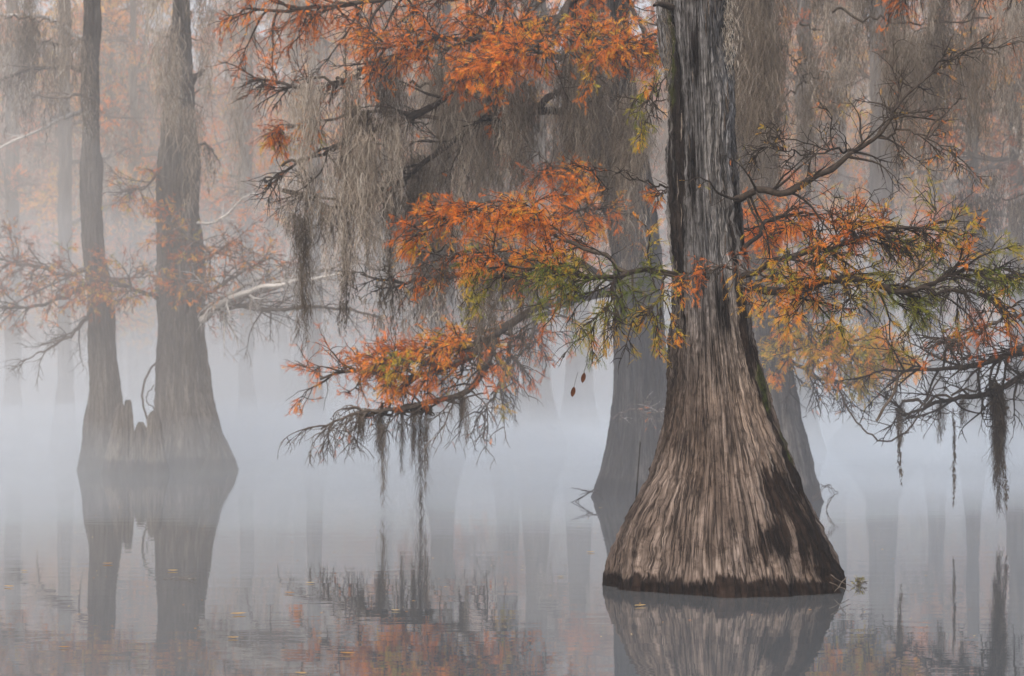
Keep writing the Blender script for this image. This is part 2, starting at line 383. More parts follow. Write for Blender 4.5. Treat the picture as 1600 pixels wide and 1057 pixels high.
# ------------------------------------------------------------------ trunks
def pnoise(rng, kt, kz, nth, nz):
    """smooth periodic-in-theta value noise, (nz, nth) in -1..1"""
    G = rng.uniform(-1, 1, (kz + 2, kt))
    a = np.linspace(0, kt, nth, endpoint=False); i = a.astype(int); u = a - i; u = u * u * (3 - 2 * u)
    b = np.linspace(0, kz, nz); j = np.minimum(b.astype(int), kz); w = (b - j)[:, None]; w = w * w * (3 - 2 * w)
    r0 = G[j][:, i] * (1 - u) + G[j][:, (i + 1) % kt] * u
    r1 = G[j + 1][:, i] * (1 - u) + G[j + 1][:, (i + 1) % kt] * u
    return r0 * (1 - w) + r1 * w
def trunk_geo(prof, D, nth, nz, seed, flute=.12, fib=.012, top=None, lobes=(3, 5, 8), sway=0., yoff=0., cap=False):
    """prof: rows (y, xl, xr) in the photograph at distance D"""
    rng = RN(seed)
    pr = sorted([(CH + (HZ - y) / F * D, ((a + b) / 2 - 800) / F * D, (b - a) / 2 / F * D) for y, a, b in prof])
    pr = [(pr[0][0] - .5, pr[0][1], pr[0][2] * 1.04)] + pr
    z = np.array([q[0] for q in pr]); cx = np.array([q[1] for q in pr]); rr = np.array([q[2] for q in pr])
    if cap:
        r_ = rr[-1]; z = np.append(z, z[-1] + np.array([.35, .7, .95, 1.0]) * r_); cx = np.append(cx, [cx[-1]] * 4); rr = np.append(rr, r_ * np.array([.92, .68, .3, .04]))
    if top:
        z = np.append(z, [top * .75, top]); cx = np.append(cx, [cx[-1], cx[-1] + sway]); rr = np.append(rr, [rr[-1] * .55, rr[-1] * .12])
    zmin = z[0]; vis = z[-1] if cap else pr[-1][0]
    Z = np.concatenate([np.linspace(zmin, vis, nz), np.linspace(vis, z[-1], max(2, nz // 8))[1:]]) if top else np.linspace(zmin, vis, nz)
    n = len(Z)
    def sm(y):
        v = np.interp(Z, z, y); k = (3 if cap else max(3, nz // 40)) | 1
        e = np.pad(v, k, mode='edge'); return np.convolve(e, np.ones(k) / k, 'same')[k:-k]
    CX, R = sm(cx), sm(rr)
    th = np.linspace(0, 2 * np.pi, nth, endpoint=False)
    rt = R[-1 if not top else nz - 1]
    fl = np.clip((R - rt * 1.15) / (R.max() - rt * 1.15 + 1e-6), 0, 1)
    amp = flute * (.18 + .82 * fl ** .8)
    ph = rng.rand(3) * 6.28
    sh = sum(w * (1 - 2 * np.abs(np.sin(k * (th[None] + .12 * np.sin(Z[:, None] * .9 + k)) / 2 + p)) ** .8) for k, p, w in zip(lobes, ph, (.55, .45, .3)))
    r = R[:, None] * (1 + amp[:, None] * sh * .8)
    # keep the silhouette: normalise the width seen from the front
    wd = (r * np.cos(th)).max(1) - (r * np.cos(th)).min(1)
    r = r * (2 * R / wd)[:, None]
    H = Z[-1] - zmin
    for kt, kz, a in ((14, 2, 3.2), (38, 4, 1.4), (84, 9, 1.0), (170, 17, .75)):
        kt = int(kt * max(1, R.max() / 1.0) ** .5)
        if kt * 2.5 > nth: continue
        nn = pnoise(rng, kt, int(max(2, kz * H / 2)), nth, n)
        r = r + fib * a * (nn if kt < 30 else (1 - 2 * np.abs(nn) ** .7) * .6)
    r = r + fib * .5 * pnoise(rng, 60, int(40 * H / 4), nth, n)
    X = CX[:, None] + r * np.cos(th); Y = D + yoff + r * np.sin(th)
    V = np.stack([X, Y, np.broadcast_to(Z[:, None], X.shape)], -1)
    g0 = max(.25, rt * 1.6)
    bark = np.stack([np.cos(th)[None] * g0 + 0 * X, np.sin(th)[None] * g0 + 0 * X, np.broadcast_to(Z[:, None], X.shape)], -1).reshape(-1, 3)
    bark = bark + seed * .37
    idx = np.arange(n * nth).reshape(n, nth)
    q = np.stack([idx[:-1], np.roll(idx[:-1], -1, 1), np.roll(idx[1:], -1, 1), idx[1:]], -1).reshape(-1, 4)
    g = Geo(); g.add(V, q, .0, bark)
    g.add(V[-1], [list(range(nth))], 0, bark[-nth:])
    return g, V, th, Z

# ------------------------------------------------------------------ limbs
def limb(root, org, ctrl, r0, seed, n2=14, L2=.9, n3=9, L3=.35, leaf=1., hue=.45, hsd=.1, size=.10, dens=6, flat=.35, droop=.04,
         r1=None, wob=.02, name="branch", temps=SP_FINE, t0=.12, huef=None, twig=.35, up=.0, n4=0, rmul=1., wob2=.16, bare=.2, mossn=0, mossL=.5, k0=8):
    rng = RN(seed); g = Geo()
    P0 = curve(ctrl, 26, wob, rng)[None]
    r1 = r0 * .22 if r1 is None else r1
    tubes(g, P0, np.linspace(r0, r1, 26)[None], k0, twig)
    P2, par, t2 = spawn(P0, n2, L2, rng, t0=t0, ang=.95, flat=flat, droop=droop, N=11, wob=wob2 * .8, bias=(0, 0, up))
    tubes(g, P2, taper(len(P2), 11, np.clip(r0 * .30 * (1.1 - .5 * t2), .004, .05), .0022 * rmul), 4, twig + rng.randn(len(P2)) * .1)
    P3, par3, t3 = spawn(P2, n3, L3, rng, t0=.12, ang=.8, flat=flat + .25, droop=droop * 1.5, N=7, wob=wob2)
    tubes(g, P3, taper(len(P3), 7, .0035 * rmul, .0013 * rmul), 3, twig + rng.randn(len(P3)) * .14)
    T = [P3]; base = [par3]
    if n4:
        P4, par4, _ = spawn(P3, n4, L3 * .5, rng, t0=.2, ang=.7, flat=.9, droop=droop * 2, N=5, wob=wob2 * 1.3)
        tubes(g, P4, taper(len(P4), 5, .0022 * rmul, .001 * rmul), 3, twig + rng.randn(len(P4)) * .14)
    o = build(g, name, TWIG, root, org)
    leafy = rng.rand(len(P2)) > bare + .10; leafy3 = rng.rand(len(P3)) > .18
    f = Geo()
    if leaf > 0:
        h2 = hue + rng.randn(len(P2)) * hsd
        k = np.repeat(np.arange(len(P3)), int(dens * 1.45 + .5))
        k = k[leafy[par3[k]] & leafy3[k] & (rng.rand(len(k)) < leaf)]
        n = len(k); u = rng.uniform(.1, 1, n) * 5.99; i = u.astype(int); w = (u - i)[:, None]
        pos = P3[k, i] * (1 - w) + P3[k, i + 1] * w
        d = nrm(P3[k, i + 1] - P3[k, i]) * .7 + rng.randn(n, 3) * .5 + np.array([0, 0, -.28])
        h = h2[par3[k]] + rng.randn(len(P3))[k] * .07 + rng.randn(n) * .06
        if huef is not None: h = huef(pos, h)
        sprigs(f, pos, d, size * .68 * rng.uniform(.5, 1.3, n), np.clip(h, 0.01, .99), rng, temps)
        if f.n: build(f, "foliage", LEAF, o, org, smooth=False)
    if mossn:
        q = Geo(); ii = rng.randint(3, 25, mossn)
        pp = P0[0][ii] + rng.randn(mossn, 3) * .05
        j = rng.randint(len(P2), size=mossn); pp2 = P2[j, rng.randint(2, 10, mossn)]
        pp = np.concatenate([pp, pp2])
        moss(q, pp, mossL * rng.uniform(.3, 1.2, len(pp)), .06 + .03 * mossL, 30, rng, rw=.0045 * rmul)
        build(q, "moss", MOSS, o, org)
    return P0[0], P2, P3

def curtain(name, label, lines, D, L, n, seed, wid=.16, K=70, rw=.005, dj=.8, hue=None, group=None, jx=.12):
    """hanging moss under polylines (photo px)"""
    rng = RN(seed); g = Geo(); pos = []; LL = []; HH = []
    for ln, w in zip(lines, n):
        c = curve(PX([(x, y, D) for x, y in ln]), 200)
        nc = max(2, int(w / 3.2)); ci = rng.randint(200, size=nc); cj = rng.randn(nc, 3) * np.array([jx, dj, jx * 1.1]); cl_ = rng.lognormal(0, .5, nc); a_ = rng.randint(nc, size=w)
        c = c[ci[a_]] + cj[a_] + rng.randn(w, 3) * np.array([.07, .07, .08]) * min(1, jx * 9); pos.append(c); LL.append(cl_[a_]); HH.append((rng.rand(nc) * .8)[a_])
    pos = np.concatenate(pos); Ls = L * np.clip(np.concatenate(LL) * rng.lognormal(-.3, .3, len(pos)), .15, 1.4); HH = np.concatenate(HH) if hue is None else hue + (np.concatenate(HH) - .4) * .5
    moss(g, pos, Ls, wid, int(K * 1.7), rng, rw=rw * .68, hue=HH)
    # thin stems that carry the moss
    for ln in lines:
        P = curve(PX([(x, y, D) for x, y in ln]), 30, .05, rng); tubes(g, P[None], np.linspace(.02, .008, 30)[None], 4, .1)
    c = pos.mean(0)
    return tag(build(g, name, MOSS, None, c), label, "Spanish moss", group)

# ================================================================== THE GREAT CYPRESS
D0 = 16.4
base0 = px(1140, 915, D0); base0[2] = 0
main = empty("cypress_tree", base0, "huge bald cypress with a flared fluted tan trunk standing nearest in the still water", "tree")
prof = [(0, 1034, 1137), (100, 1041, 1140), (200, 1046, 1143), (300, 1049, 1150), (400, 1053, 1159), (450, 1055, 1164), (500, 1055, 1171),
        (550, 1052, 1183), (600, 1045, 1197), (650, 1037, 1211), (700, 1024, 1229), (750, 1007, 1250), (800, 984, 1279), (850, 962, 1306),
        (890, 947, 1326), (912, 942, 1337)]
g, V, th, Z = trunk_geo(prof, D0, 1000, 620, 5, flute=.115, fib=.014, top=12, lobes=(3, 7, 13))
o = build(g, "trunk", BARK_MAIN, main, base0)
Vf = V.reshape(-1, 3); TH = np.broadcast_to(th, V.shape[:2]).ravel()
zz = Vf[:, 2]; ang = np.degrees((TH + math.pi / 2 + math.pi) % (2 * math.pi) - math.pi)     # 0 faces the camera, + = right
def blob(a, z, sa, sz): return np.exp(-((ang - a) / sa) ** 2 - ((zz - z) / sz) ** 2)
rn = RN(8)
stain_shade = np.clip(1.4 * np.clip((.20 - zz) / .2, 0, 1), 0, 1.2)
for a, z0_, sa, sz, w in ((58, .35, 28, .5, 1.3), (36, .78, 13, .30, 1.0), (70, .9, 24, .45, 1.0), (48, 2.05, 9, .5, 1.2), (62, 1.6, 12, .4, 1.1), (44, 2.7, 7, .5, .9),  # stains, plus shade of the right-hand groove painted into the bark
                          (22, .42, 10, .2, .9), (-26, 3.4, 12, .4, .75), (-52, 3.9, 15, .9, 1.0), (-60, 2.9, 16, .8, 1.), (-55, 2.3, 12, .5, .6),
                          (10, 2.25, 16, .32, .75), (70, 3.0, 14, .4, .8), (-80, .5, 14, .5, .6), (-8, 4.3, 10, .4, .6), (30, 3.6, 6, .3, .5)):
    stain_shade = np.maximum(stain_shade, w * blob(a, z0_, sa, sz))
nv = len(o.data.vertices); full = np.zeros(nv); full[:len(stain_shade)] = stain_shade
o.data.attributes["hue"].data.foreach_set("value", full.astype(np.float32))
mo = np.maximum(1.1 * blob(62, 1.62, 16, .28), .7 * blob(70, 1.15, 16, .3)); mo = np.maximum(mo, .75 * blob(-62, 4.3, 18, .8))
a = o.data.attributes.new("moss", 'FLOAT', 'POINT'); full = np.zeros(nv); full[:len(mo)] = mo
a.data.foreach_set("value", full.astype(np.float32))
# loose strips of bark and the notch on the left flank
g = Geo(); rng = RN(44)
for k in range(42):
    zi = rng.randint(60, 600); ti = rng.randint(520, 980) if k % 3 else rng.choice([rng.randint(490, 540), rng.randint(960, 999)])
    a_ = th[ti]; zi2 = min(zi + rng.randint(12, 36), len(Z) - 1); rows = np.linspace(zi, zi2, 7).astype(int)
    P = V[rows, (ti + rng.randint(-4, 5)) % len(th)].copy(); w_ = np.linspace(1, -.2, 7) if rng.rand() < .5 else np.linspace(-.2, 1, 7)
    P += np.array([math.cos(a_), math.sin(a_), 0]) * (np.sign(w_) * w_ ** 2 * rng.uniform(.004, .024) + .001)[:, None]
    g = Geo(); tubes(g, P[None], np.array([[.002, .006, .008, .008, .008, .006, .002]]) * rng.uniform(.5, 1.1), 4, rng.uniform(.2, .75))
    build(g, "bark_strip", TWIG, main, base0)

ml = dict(root=main, org=base0)
def hueB(pos, h):                        # rust above, green-gold lower down on the left limb
    x, y = to_px(pos); return h + np.clip((y - 385) / 150, -.2, .32) + np.clip((x - 800) / 700, -.1, .25)
# left limb and its fans
limb(ctrl=PX([(1062, 430, 16.3), (1020, 424, 16.1), (960, 432, 15.9), (890, 430, 15.8), (820, 418, 15.7), (745, 398, 15.7)]), r0=.027, seed=11, n2=40, L2=.66, n3=13,
     L3=.30, dens=8, size=.085, hue=.50, hsd=.17, huef=hueB, flat=.42, droop=.05, wob=.012, bare=.12, twig=.15, **ml)
limb(ctrl=PX([(985, 428, 16), (940, 400, 16.1), (880, 372, 16.2), (830, 330, 16.3), (770, 318, 16.4), (705, 345, 16.5), (640, 372, 16.5)]), r0=.02, seed=12, n2=34, L2=.64, n3=13,
     L3=.30, dens=11, size=.085, hue=.40, hsd=.07, flat=.5, droop=.07, wob=.012, bare=.08, t0=.25, **ml)
limb(ctrl=PX([(960, 430, 15.9), (950, 470, 15.7), (930, 505, 15.6), (905, 530, 15.6)]), r0=.012, seed=13, n2=13, L2=.42, n3=8, L3=.25, dens=6, size=.09, hue=.80, hsd=.12, flat=.8, droop=.12, bare=.25, twig=.15, **ml)
limb(ctrl=PX([(1040, 428, 15.9), (1030, 470, 15.6), (1000, 505, 15.5), (960, 515, 15.5)]), r0=.012, seed=14, n2=13, L2=.42, n3=8, L3=.25, dens=6, size=.09, hue=.70, hsd=.16, flat=.8, droop=.12, bare=.25, twig=.15, **ml)
limb(ctrl=PX([(860, 424, 15.8), (820, 400, 16.6), (760, 390, 17), (700, 400, 17.2), (660, 410, 17.2)]), r0=.014, seed=15, n2=16, L2=.5, n3=9, L3=.28, dens=5, size=.085, hue=.36, hsd=.1, flat=.5, droop=.08, bare=.2, **ml)
limb(ctrl=PX([(1052, 292, 16.4), (1010, 285, 16.2), (965, 272, 16.1), (920, 268, 16)]), r0=.010, seed=16, n2=6, L2=.35, n3=6, L3=.2, dens=3, size=.07, hue=.42, leaf=.5, bare=.5, twig=.1, **ml)
limb(ctrl=PX([(1045, 160, 16.5), (1000, 163, 16.3), (960, 172, 16.2)]), r0=.006, seed=17, n2=5, L2=.3, n3=4, L3=.16, leaf=0, **ml)
limb(ctrl=PX([(1046, 110, 16.6), (1030, 128, 16.3), (1015, 155, 16.2), (1006, 200, 16.2)]), r0=.008, seed=18, n2=11, L2=.26, n3=8, L3=.18, dens=6, size=.09, hue=.78, hsd=.12, flat=.8, droop=.15, **ml)
limb(ctrl=PX([(1052, 300, 16.6), (1030, 300, 16.9), (1015, 290, 17)]), r0=.008, seed=19, n2=7, L2=.22, n3=7, L3=.14, dens=5, size=.08, hue=.38, **ml)
# right side limbs
limb(ctrl=PX([(1148, 312, 16.3), (1185, 300, 16.1), (1225, 301, 16), (1285, 272, 15.9), (1340, 235, 15.9), (1372, 212, 15.9), (1412, 155, 15.9), (1470, 105, 16), (1545, 58, 16.1)]),
     r0=.034, r1=.004, seed=21, n2=30, L2=.85, n3=7, L3=.30, dens=1, leaf=.5, size=.075, hue=.56, hsd=.12, flat=.7, droop=.02, wob=.012, bare=.25, n4=1, twig=.2, wob2=.16, rmul=.9, t0=.04, **ml)
limb(ctrl=PX([(1345, 232, 15.9), (1290, 240, 15.6), (1240, 238, 15.4), (1170, 228, 15.3)]), r0=.011, seed=22, n2=14, L2=.5, n3=8, L3=.25, dens=2, leaf=.4, size=.07, hue=.6, flat=.8, n4=1, bare=.3, twig=.12, wob2=.22, **ml)
limb(ctrl=PX([(1372, 215, 15.9), (1420, 205, 15.8), (1480, 235, 15.7), (1500, 240, 15.7)]), r0=.010, seed=23, n2=12, L2=.5, n3=8, L3=.22, dens=2, leaf=.5, size=.08, hue=.48, flat=.8, n4=1, bare=.3, wob2=.22, **ml)
def hueR(pos, h):
    x, y = to_px(pos); return h + .05 + np.clip((x - 1350) / 900, -.12, .14) + np.clip((y - 390) / 500, -.1, .14)
limb(ctrl=PX([(1160, 432, 16), (1220, 405, 15.5), (1280, 390, 15.2), (1340, 378, 15), (1410, 358, 14.9), (1490, 350, 14.9)]), r0=.026, seed=24, n2=36, L2=.75, n3=12, L3=.33, dens=6, size=.095,
     hue=.52, hsd=.15, huef=hueR, flat=.4, droop=.03, wob=.014, bare=.2, n4=1, twig=.1, **ml)
limb(ctrl=PX([(1162, 448, 16), (1240, 452, 15.4), (1320, 440, 15), (1390, 452, 14.8), (1440, 452, 14.7), (1490, 425, 14.7), (1560, 420, 14.7)]), r0=.036, seed=25, n2=40, L2=.66, n3=12, L3=.30, dens=7, size=.10,
     hue=.60, hsd=.15, huef=hueR, flat=.35, droop=.03, wob=.014, bare=.18, n4=1, twig=.05, **ml)
limb(ctrl=PX([(1160, 390, 16.2), (1200, 350, 16.6), (1260, 335, 16.8), (1330, 350, 16.9), (1400, 345, 17)]), r0=.02, seed=26, n2=26, L2=.55, n3=10, L3=.28, dens=7, size=.08, hue=.38, hsd=.08, flat=.5, droop=.04, bare=.15, twig=.1, **ml)
limb(ctrl=PX([(1240, 452, 15.4), (1180, 425, 15.1), (1120, 418, 15), (1075, 425, 15)]), r0=.01, seed=27, n2=12, L2=.38, n3=8, L3=.24, dens=4, size=.09, hue=.46, hsd=.12, flat=.6, droop=.1, bare=.15, **ml)
limb(ctrl=PX([(1440, 452, 14.7), (1500, 455, 14.6), (1550, 470, 14.5), (1610, 480, 14.5)]), r0=.014, seed=28, n2=16, L2=.5, n3=9, L3=.28, dens=4, size=.10, hue=.62, hsd=.1, flat=.7, droop=.12, bare=.25, twig=.1, **ml)
# lichen beard at the top of the trunk, right side
g = Geo(); rng = RN(71)
pp = np.array([px(1128 + 14 * rng.rand(), y, D0 - .1) for y in np.linspace(-60, 70, 26)]); moss(g, pp, .35, .08, 40, rng, rw=.0022, hue=.75)
build(g, "lichen_beard", MOSS, main, base0); g = Geo()
pp = np.array([px(1036 + 10 * rng.rand() + max(0, y) * .05, y, D0 - .12) for y in np.linspace(-60, 150, 22)]); moss(g, pp, .25, .06, 30, rng, rw=.0022, hue=.3)
build(g, "moss", MOSS, main, base0)
# limb stubs on the trunk
g = Geo(); tubes(g, curve(PX([(1050, 12, 16.2), (1030, 6, 16.0), (1022, 9, 15.9)]), 8)[None], np.linspace(.03, .012, 8)[None], 7, .3)
build(g, "stub", TWIG, main, base0)

# ================================================================== THE TWO TREES BEHIND IT
D1 = 30.0
b1 = px(1000, 775, D1); b1[2] = 0
back = empty("cypress_tree", b1, "grey mist-dimmed cypress just behind and left of the great trunk, topped with orange foliage", "tree")
prof = [(-40, 888, 985), (60, 893, 985), (160, 900, 992), (250, 915, 1010), (320, 945, 1022), (400, 957, 1034), (500, 962, 1040), (600, 958, 1052), (680, 950, 1060), (730, 940, 1070), (780, 924, 1084)]
g, *_ = trunk_geo(prof, D1, 420, 260, 15, flute=.10, fib=.014, top=13, lobes=(3, 5, 9)); build(g, "trunk", BARK, back, b1)
bl = dict(root=back, org=b1, temps=SP_MID, rmul=1.7, size=.15)
limb(ctrl=PX([(935, -80, 29.6), (890, 10, 27), (830, 60, 26), (760, 62, 25.5), (690, 60, 25.3), (600, 78, 25.2)]), r0=.07, seed=31, n2=48, L2=1.3, n3=13, L3=.55, dens=6, hue=.37, hsd=.07, flat=.45, droop=.05, bare=.08, mossn=0, **bl)
limb(ctrl=PX([(940, -60, 29.4), (985, 10, 27), (1010, 50, 26.5), (1035, 90, 26.3)]), r0=.04, seed=32, n2=20, L2=.75, n3=10, L3=.4, dens=5, hue=.46, hsd=.14, flat=.7, droop=.08, bare=.1, **bl)
limb(ctrl=PX([(930, -120, 29.6), (860, -60, 27), (760, -20, 26), (640, -10, 26), (520, 10, 26.5), (400, 15, 27)]), r0=.08, seed=33, n2=44, L2=1.5, n3=11, L3=.6, dens=6, hue=.30, hsd=.07, flat=.5, droop=.06, bare=.15, **bl)
limb(ctrl=PX([(905, 120, 29.5), (850, 160, 27.5), (800, 178, 26.5), (762, 190, 26)]), r0=.06, r1=.03, seed=34, n2=7, L2=.9, n3=6, L3=.4, leaf=0, twig=.05, mossn=10, mossL=1.2, **bl)
limb(ctrl=PX([(905, 100, 29.5), (800, 70, 27.5), (740, 100, 26.6), (680, 165, 26.3), (610, 195, 26), (540, 225, 26), (480, 250, 26.5), (420, 285, 27)]), r0=.06, seed=35, n2=26, L2=1., n3=7, L3=.5, leaf=.15, dens=2, hue=.3, twig=.1, **bl)
limb(ctrl=PX([(930, 180, 29.5), (850, 170, 28), (760, 190, 27.2), (690, 235, 27), (640, 275, 26.8), (590, 305, 26.8), (530, 322, 27), (440, 298, 27)]), r0=.06, seed=36, n2=24, L2=1., n3=8, L3=.5, leaf=.1, dens=2, hue=.3, twig=.1, n4=1, **bl)
limb(ctrl=PX([(905, 20, 29.5), (760, 60, 28), (620, 90, 27.5), (520, 135, 27.5), (430, 130, 28), (385, 115, 28)]), r0=.05, seed=37, n2=30, L2=.9, n3=9, L3=.45, leaf=.8, dens=3, hue=.14, hsd=.05, twig=.3, **bl)
limb(ctrl=PX([(700, 190, 27.2), (600, 175, 27.5), (520, 185, 27.8), (470, 195, 28), (425, 205, 28)]), r0=.03, seed=38, n2=18, L2=.6, n3=10, L3=.4, dens=6, hue=.5, hsd=.16, flat=.7, droop=.1, t0=.45, bare=.05, **bl)
# orange fans half way up, seen left of the great trunk
limb(ctrl=PX([(930, 300, 29.6), (900, 270, 27), (880, 262, 25), (840, 275, 24)]), r0=.03, seed=39, n2=20, L2=.7, n3=9, L3=.4, dens=6, hue=.30, hsd=.06, flat=.5, **bl)
limb(ctrl=PX([(960, 350, 29.6), (940, 330, 26), (925, 325, 24), (890, 330, 23)]), r0=.03, seed=40, n2=22, L2=.62, n3=10, L3=.4, dens=7, hue=.43, hsd=.05, flat=.6, **bl)
limb(ctrl=PX([(945, -70, 29.4), (915, 20, 26), (930, 70, 25), (980, 70, 24.8), (1028, 50, 24.8)]), r0=.04, seed=30, n2=30, L2=.8, n3=10, L3=.42, dens=6, hue=.44, hsd=.13, flat=.6, droop=.06, bare=.1, t0=.3, **bl)
limb(ctrl=PX([(935, -80, 29.6), (880, 30, 26), (850, 75, 24.6), (800, 85, 24.4), (750, 95, 24.4)]), r0=.04, seed=29, n2=30, L2=.8, n3=11, L3=.42, dens=7, hue=.42, hsd=.05, flat=.5, droop=.06, bare=.1, t0=.3, **bl)
# low limb reaching left over the open water
limb(ctrl=PX([(960, 455, 29.6), (870, 470, 28), (800, 500, 27), (740, 550, 26.5), (700, 575, 26.3), (640, 590, 26.2), (560, 580, 26.2), (500, 590, 26.3)]), r0=.07, seed=41, n2=46, L2=1.05, n3=11, L3=.48, dens=5, hue=.41, hsd=.1,
     flat=.45, droop=.02, bare=.12, t0=.3, up=.15, twig=.35, **bl)
limb(ctrl=PX([(820, 490, 27), (750, 535, 25.8), (690, 545, 25.6), (640, 560, 25.5), (600, 570, 25.5)]), r0=.04, seed=42, n2=26, L2=.8, n3=11, L3=.45, dens=8, hue=.47, hsd=.12, flat=.5, droop=.05, bare=.05, up=.1, **bl)
limb(ctrl=PX([(780, 515, 26.6), (745, 600, 26), (680, 628, 25.8), (620, 640, 25.8), (560, 645, 25.8), (500, 670, 25.9)]), r0=.05, seed=43, n2=24, L2=1., n3=6, L3=.5, leaf=.35, dens=2, hue=.4, flat=.6, droop=.10, bare=.5, n4=2, twig=.5, wob2=.17, **bl)
limb(ctrl=PX([(800, 505, 26.8), (790, 570, 26.4), (770, 620, 26.2), (740, 660, 26.2)]), r0=.03, seed=44, n2=16, L2=.9, n3=7, L3=.45, leaf=.1, dens=2, flat=.9, droop=.12, n4=1, twig=.5, wob2=.18, **bl)
limb(ctrl=PX([(900, 468, 28.5), (840, 500, 27), (830, 540, 26.5), (800, 560, 26)]), r0=.03, seed=45, n2=18, L2=.8, n3=9, L3=.45, leaf=.8, dens=5, hue=.36, flat=.7, droop=.08, **bl)
limb(ctrl=PX([(962, 440, 29.6), (860, 395, 28), (760, 420, 27), (640, 440, 27), (560, 430, 27)]), r0=.05, seed=46, n2=24, L2=1.0, n3=8, L3=.5, leaf=.25, dens=2, hue=.3, flat=.6, droop=.04, n4=1, twig=.2, mossn=14, mossL=1.1, **bl)
limb(ctrl=PX([(958, 655, 29), (985, 640, 28.5), (1020, 645, 28.3), (1045, 650, 28.2)]), r0=.012, seed=47, n2=12, L2=.5, n3=6, L3=.3, leaf=.12, dens=2, hue=.42, flat=.8, twig=.7, **bl)
limb(ctrl=PX([(935, 768, 28.5), (910, 766, 28.2), (890, 762, 28)]), r0=.01, seed=48, n2=3, L2=.4, n3=2, L3=.2, leaf=0, flat=.2, twig=.2, **bl)
b2 = px(1180, 785, 29); b2[2] = 0
back2 = empty("cypress_tree", b2, "grey cypress standing behind the great trunk, its flared foot showing on the right", "tree")
prof = [(-40, 1146, 1206), (100, 1148, 1208), (300, 1150, 1212), (420, 1148, 1216), (500, 1143, 1222), (600, 1130, 1240), (680, 1115, 1258), (740, 1098, 1274), (795, 1080, 1293)]
g, *_ = trunk_geo(prof, 28.6, 420, 260, 16, flute=.12, fib=.016, top=13, lobes=(3, 6, 9)); build(g, "trunk", BARK, back2, b2)
cl = dict(root=back2, org=b2, temps=SP_MID, rmul=1.7, size=.14)
limb(ctrl=PX([(1200, 500, 28.4), (1240, 530, 26), (1300, 540, 25), (1350, 545, 24.8), (1400, 560, 24.8)]), r0=.035, seed=51, n2=40, L2=.75, n3=12, L3=.4, dens=10, hue=.64, hsd=.08, flat=.5, droop=.06, bare=.05, t0=.1, **cl)
limb(ctrl=PX([(1200, 440, 28.4), (1210, 470, 26), (1250, 500, 25), (1290, 530, 25)]), r0=.03, seed=52, n2=22, L2=.7, n3=9, L3=.4, dens=6, hue=.6, hsd=.08, flat=.7, droop=.08, bare=.15, **cl)
limb(ctrl=PX([(1200, 330, 28.4), (1190, 345, 25), (1200, 350, 23.5), (1230, 352, 23)]), r0=.03, seed=53, n2=20, L2=.5, n3=10, L3=.35, dens=8, hue=.40, hsd=.04, flat=.6, **cl)
limb(ctrl=PX([(1200, 520, 28.4), (1260, 580, 26), (1320, 600, 25.5), (1380, 590, 25.5)]), r0=.03, seed=54, n2=22, L2=.8, n3=9, L3=.4, leaf=.15, dens=2, hue=.5, flat=.6, droop=.05, n4=1, twig=.15, **cl)
limb(ctrl=PX([(1205, 90, 28.4), (1225, 72, 27.5), (1240, 100, 27.3), (1262, 170, 27.2)]), r0=.02, seed=55, n2=5, L2=.5, n3=4, L3=.3, leaf=0, twig=.5, **cl)

# tree off the right edge whose limbs enter the frame
b3 = px(1760, 800, 24); b3[2] = 0
side = empty("cypress_tree", b3, "cypress beyond the right edge whose dark bare limbs and pink-orange sprays reach into view", "tree")
x3 = b3[0]
prof = [(-100, 1725, 1800), (300, 1720, 1805), (500, 1715, 1810), (700, 1690, 1840), (820, 1660, 1880)]
g, *_ = trunk_geo(prof, 24, 200, 120, 17, flute=.12, fib=.014, top=11); build(g, "trunk", BARK, side, b3)
rl = dict(root=side, org=b3, temps=SP_MID, rmul=1.6, size=.13)
limb(ctrl=PX([(1740, 480, 24), (1660, 520, 23), (1600, 545, 22.5), (1540, 565, 22.3), (1480, 575, 22.2), (1400, 580, 22.2)]), r0=.06, seed=61, n2=30, L2=1.15, n3=7, L3=.5, leaf=.05, dens=1, hue=.4, flat=.5, droop=.02, n4=1, twig=.0, wob2=.14, **rl)
limb(ctrl=PX([(1740, 520, 24), (1640, 560, 23), (1560, 610, 22.5), (1500, 620, 22.4), (1440, 640, 22.4), (1400, 650, 22.4)]), r0=.05, seed=62, n2=22, L2=.9, n3=6, L3=.4, leaf=.0, dens=1, flat=.5, droop=.0, n4=1, twig=.0, wob2=.14, **rl)
limb(ctrl=PX([(1740, 500, 24), (1640, 480, 22.5), (1560, 500, 21.5), (1500, 530, 21), (1450, 535, 21)]), r0=.03, seed=63, n2=20, L2=.5, n3=8, L3=.32, leaf=.5, dens=6, hue=.36, hsd=.05, flat=.5, droop=.06, t0=.35, **rl)
limb(ctrl=PX([(1740, 430, 24), (1640, 432, 20), (1590, 433, 18.5), (1545, 440, 18)]), r0=.05, r1=.012, seed=64, n2=10, L2=.5, n3=7, L3=.3, leaf=.3, dens=2, hue=.6, twig=-.1, **rl)
limb(ctrl=PX([(1740, -60, 24), (1640, -60, 22.5), (1560, -50, 22), (1460, -40, 22), (1380, -30, 22)]), r0=.06, seed=65, n2=26, L2=.9, n3=8, L3=.45, leaf=.8, dens=3, hue=.24, hsd=.15, flat=.6, droop=.12, **rl)
g = Geo(); P = curve(PX([(1470, 590, 22), (1440, 640, 22), (1418, 672, 22), (1385, 690, 22), (1350, 672, 22), (1325, 640, 22.2), (1310, 600, 23)]), 40, .012, RN(5))
tubes(g, P[None], .010, 5, .3); build(g, "vine", TWIG, side, b3)
